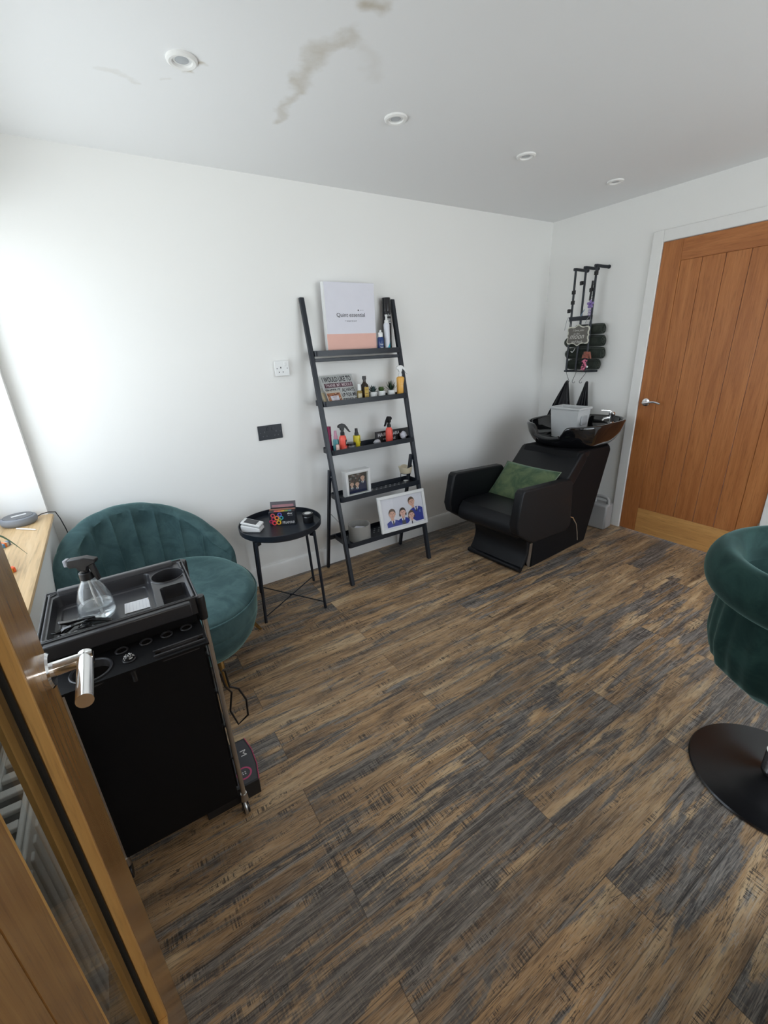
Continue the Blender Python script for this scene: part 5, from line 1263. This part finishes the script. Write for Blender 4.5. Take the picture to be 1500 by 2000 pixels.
# plaque
t = thing('hanging_plaque', 'grey and cream scalloped plaque reading I love you to the moon and back', 'sign', (RX-.015, -.412, 1.39))
qO = Vector((RX-.018, -.322, 1.388)); qU = Vector((0, -1, .0)); qV = Vector((0, 0, 1))
W_, H_ = .186, .142
def plaque(k):
    out = []
    # bracket outline, counter-clockwise in (u,v)
    def arc(cx, cy, r_, a0, a1, n=8): return [(cx+r_*math.cos(R(a0+(a1-a0)*i/n)), cy+r_*math.sin(R(a0+(a1-a0)*i/n))) for i in range(n+1)]
    w2, h2 = W_/2-k, H_/2-k
    q = [(w2-.004, .012), (w2, 0.0)] 
    quad = [(w2+.000, 0), (w2-.006, .010), (w2-.006, .024), (w2-.001, .036), (w2-.001, .048), (w2-.010, h2-.010), (w2-.026, h2-.008), (w2-.040, h2-.012), (.030, h2-.010), (.016, h2-.004), (.007, h2+.004), (0, h2+.006)]
    full = quad+[(-x, y) for x, y in quad[::-1][1:]]+[(-x, -y) for x, y in quad[1:]]+[(x, -y) for x, y in quad[::-1][1:-1]]
    return [(W_/2+x, H_/2+y) for x, y in full]
def slab(poly, O, U, V, z0, z1):
    N = Vector(U).cross(Vector(V)); M = MB(); n = len(poly)
    M.v = [tuple(Vector(O)+Vector(U)*a+Vector(V)*b_+N*z0) for a, b_ in poly]+[tuple(Vector(O)+Vector(U)*a+Vector(V)*b_+N*z1) for a, b_ in poly]
    M.f = [tuple(range(n))[::-1], tuple(range(n, 2*n))]+[(i, (i+1) % n, (i+1) % n+n, i+n) for i in range(n)]
    return M
part('plaque_board', slab(plaque(0), qO, qU, qV, -.004, .004), col('cream_paint', (.62,.61,.52), .5), t, world=True, bev=.001)
part('plaque_face', slab(plaque(.008), qO, qU, qV, .004, .005), col('taupe_paint', (.135,.125,.11), .6), t, world=True)
M_cr = col('cream_ink', (.66,.65,.60), .5)
def qt(s_, x, y, w_, h_): lettering(s_, t, M_cr, qO+qU*x+qV*y, qU, qV, w_, h_, depth=.0056, shear=.35)
qt('I love you', .050, .094, .092, .021); qt('to the', .058, .076, .050, .013); qt('moon', .028, .046, .120, .026); qt('and back', .044, .018, .094, .018)
part('hanging_cord', MB().tube([(qO.x, -.345, 1.522), (qO.x+.004, -.322, 1.575), (RX-.012, -.312, 1.592), (RX-.012, -.300, 1.57), (RX-.012, -.288, 1.50)], .0018, 6), col('silver_ribbon', (.30,.30,.31), .35), t, world=True)
part('hanging_cord', MB().tube([(qO.x, -.490, 1.520), (qO.x+.004, -.500, 1.560), (RX-.012, -.492, 1.594), (RX-.012, -.470, 1.565), (RX-.014, -.462, 1.54)], .0018, 6), col('silver_ribbon', (.30,.30,.31), .35), t, world=True)
# clips on the bars
def claw(label, x, y, z, s_=1.0, side=1):
    t = thing('claw_clip', label, 'hair clip', (x, y, z), 0, 'black claw clips on the wall rack')
    k = s_
    part('clip_jaw', MB().prism([(-.010*k,-.014*k),(.010*k,-.014*k),(.012*k,.010*k),(.004*k,.014*k),(-.010*k,.013*k)], 0, -.012, -.004, Matrix.Translation((0, -side*.016*k, 0))), M_clip, t, bev=.001)
    part('clip_jaw', MB().box(-.006, .006, -.009*k-side*.006, .009*k-side*.006, -.008*k, .006*k), M_clip, t, bev=.001)
    part('clip_spring', MB().cyl((-.010, 0, -.012*k), (-.010, 0, .012*k), .004, n=10), M_clip, t)
lab = ['upper black claw clip on the leftmost rack bar', 'middle black claw clip on the leftmost rack bar', 'lowest black claw clip on the leftmost rack bar', 'black claw clip on the centre rack bar', 'black claw clip near the top of the right rack bar', 'black claw clip beside the black comb clip on the right rack bar']
for i, (k, z, sd) in enumerate(((0, 1.760, 1), (0, 1.690, 1), (0, 1.635, -1), (1, 1.815, -1), (2, 1.865, 1), (2, 1.760, -1))):
    claw(lab[i], RX-.008, RYS[k], z, 1.0, sd)
t = thing('comb_clip', 'black toothed comb clip hanging on the right rack bar above the purple flower', 'hair clip', (RX-.022, RYS[2], 1.70))
part('clip_spine', MB().tube([(0, .004, .118), (-.002, .006, .07), (-.002, .010, .02), (0, .012, -.01)], .007, 10), M_clip, t)
M = MB()
for i in range(11): M.tube([(0, .010-.02*(i % 2)*0, .100-i*.010), (-.006, -.006, .102-i*.010), (0, -.018, .098-i*.010)], .0018, 6)
part('comb_teeth', M, M_clip, t)
t = thing('flower_clip', 'translucent purple flower hair clip on the right rack bar', 'hair clip', (RX-.028, RYS[2], 1.62))
M_pur = col('purple_plastic', (.36,.25,.58), .2); M_pur.node_tree.nodes['Principled BSDF'].inputs['Transmission Weight'].default_value = .35
M = MB()
for k in range(5):
    a = 2*PI*k/5+.3; M.sphere((0, 0, 0), .013, 12, 8, M=Matrix.Translation((0, .016*math.cos(a), .045+.016*math.sin(a))) @ Matrix.Rotation(a, 4, 'X') @ Matrix.Diagonal((.35, 1.1, .75, 1)))
part('petals', M, M_pur, t); part('flower_centre', MB().sphere((-.004, 0, .045), .006, 12, 8), col('deep_purple', (.10,.03,.30), .3), t)
M = MB()
for k in range(6): M.tube([(-.002, .012-.004*(k % 2), .022-k*.010), (-.010, .0, .020-k*.010), (-.002, -.014, .022-k*.010)], .0026, 6)
part('clip_teeth', M, M_pur, t); 
t = thing('scrunchie_clip', 'terracotta brown claw clip on the right rack bar in front of the towels', 'hair clip', (RX-.022, RYS[2]-.01, 1.30))
M = MB()
for k in range(5): M.tube([(0, .022, .036-k*.009), (-.010, 0, .038-k*.009), (0, -.020, .034-k*.010)], .0042, 8)
part('clip_jaw', M, col('terracotta', (.36,.12,.085), .4), t)
part('clip_wing', MB().prism([(-.028,.040),(-.018,.040),(-.030,-.008),(-.042,-.010)], 0, -.004, .004), col('terracotta', (.36,.12,.085), .4), t, bev=.002); part('clip_wing', MB().prism([(.022,.02),(.030,.022),(.036,-.008),(.024,-.006)], 0, -.004, .004), col('terracotta', (.36,.12,.085), .4), t, bev=.002)
t = thing('beaded_hair_tie', 'string of candy pink beads with a white charm hanging at the rack bottom', 'hair tie', (RX-.024, RYS[2]-.004, 1.215))
random.seed(11); M = MB(); M2 = MB()
for k in range(26):
    p = (random.uniform(-.008,.006), random.uniform(-.013,.016)+(.012 if k > 18 else 0), .070-k*.0030)
    (M if k % 5 else M2).sphere(p, random.uniform(.006,.0085), 10, 7)
part('pink_bead', M, col('candy_pink', (.75,.20,.32), .3), t); part('dark_bead', M2, col('dark_pink', (.14,.03,.06), .3), t)
part('white_charm', MB().sphere((0, -.022, .018), .008, 10, 7), M_plastic, t)
solo('hair_pin', MB().tube([(RX-.016, -.445, 1.635), (RX-.016, -.430, 1.612), (RX-.016, -.420, 1.59)], .003, 8), col('blue_enamel', (.18,.28,.38), .3), 'small blue-grey hair pin clipped to the centre rack bar above the strap', 'hair clip')
solo('white_feather', MB().tube([(RX-.012, -.362, 1.345), (RX-.014, -.375, 1.338), (RX-.013, -.388, 1.350), (RX-.012, -.395, 1.368)], .0035, 8, r2=.001), M_plastic, 'curved white tag showing between the rack bars in front of the towels', 'tag')
# S hooks and black cloths
hy = [(-.330, -.030), (-.415, .0), (-.500, .030)]
hl_ = ['thin steel S-hook on the rack rail holding the left black cape', 'empty thin steel S-hook on the middle of the rack rail', 'thin steel S-hook on the rack rail holding the right black cape']
for i, (y, d) in enumerate(hy):
    s_ = [1, -1, -1][i]
    dy = [-.035, .022, .045][i]
    pts = [(RX, y+.004, RB+.010), (RX, y, RB+.0105), (RX, y-.003, RB-.012), (RX, y+dy*.5, RB-.045), (RX, y+dy, RB-.075)]
    c0 = Vector((RX, y+dy, RB-.075)); sg = [1, -1, -1][i]
    for k in range(1, 8): a = PI*k/7*.95; pts.append((RX, c0.y+sg*.011*(1-math.cos(a)), c0.z-.013*math.sin(a)))
    solo('s_hook', MB().tube(pts, .0018, 8), P('dark_steel_wire%d' % i, (.08,.08,.08), .3, 1), hl_[i], 'hook', group='S-hooks on the wall rack')
def cape(label, yt, ztp, y0, y1, zb_, ph):
    def fn(u, v):
        y = yt+(y0+(y1-y0)*u-yt)*(v**.85)+(u-.5)*-.016
        x = -.075+.020*v*math.sin(u*PI*9+ph)*(.4+.6*v)+.006*math.sin(u*23)
        z = ztp+(zb_-ztp)*v-.006*math.cos(u*9)
        return (x, y, z)
    o_ = solo('salon_cape', MB().surf(fn, 90, 30), P('black_cape_cloth', (.010,.010,.012), .6), label, 'cape', group='black capes hanging from the rack', smooth=80)
    md = o_.modifiers.new('thick', 'SOLIDIFY'); md.thickness = .003
cape('gathered black cape hanging from the left hook of the wall rack', -.318, 1.118, -.150, -.372, .82, 0)
cape('gathered black cape hanging from the right hook of the wall rack', -.492, 1.116, -.385, -.530, .82, 2)
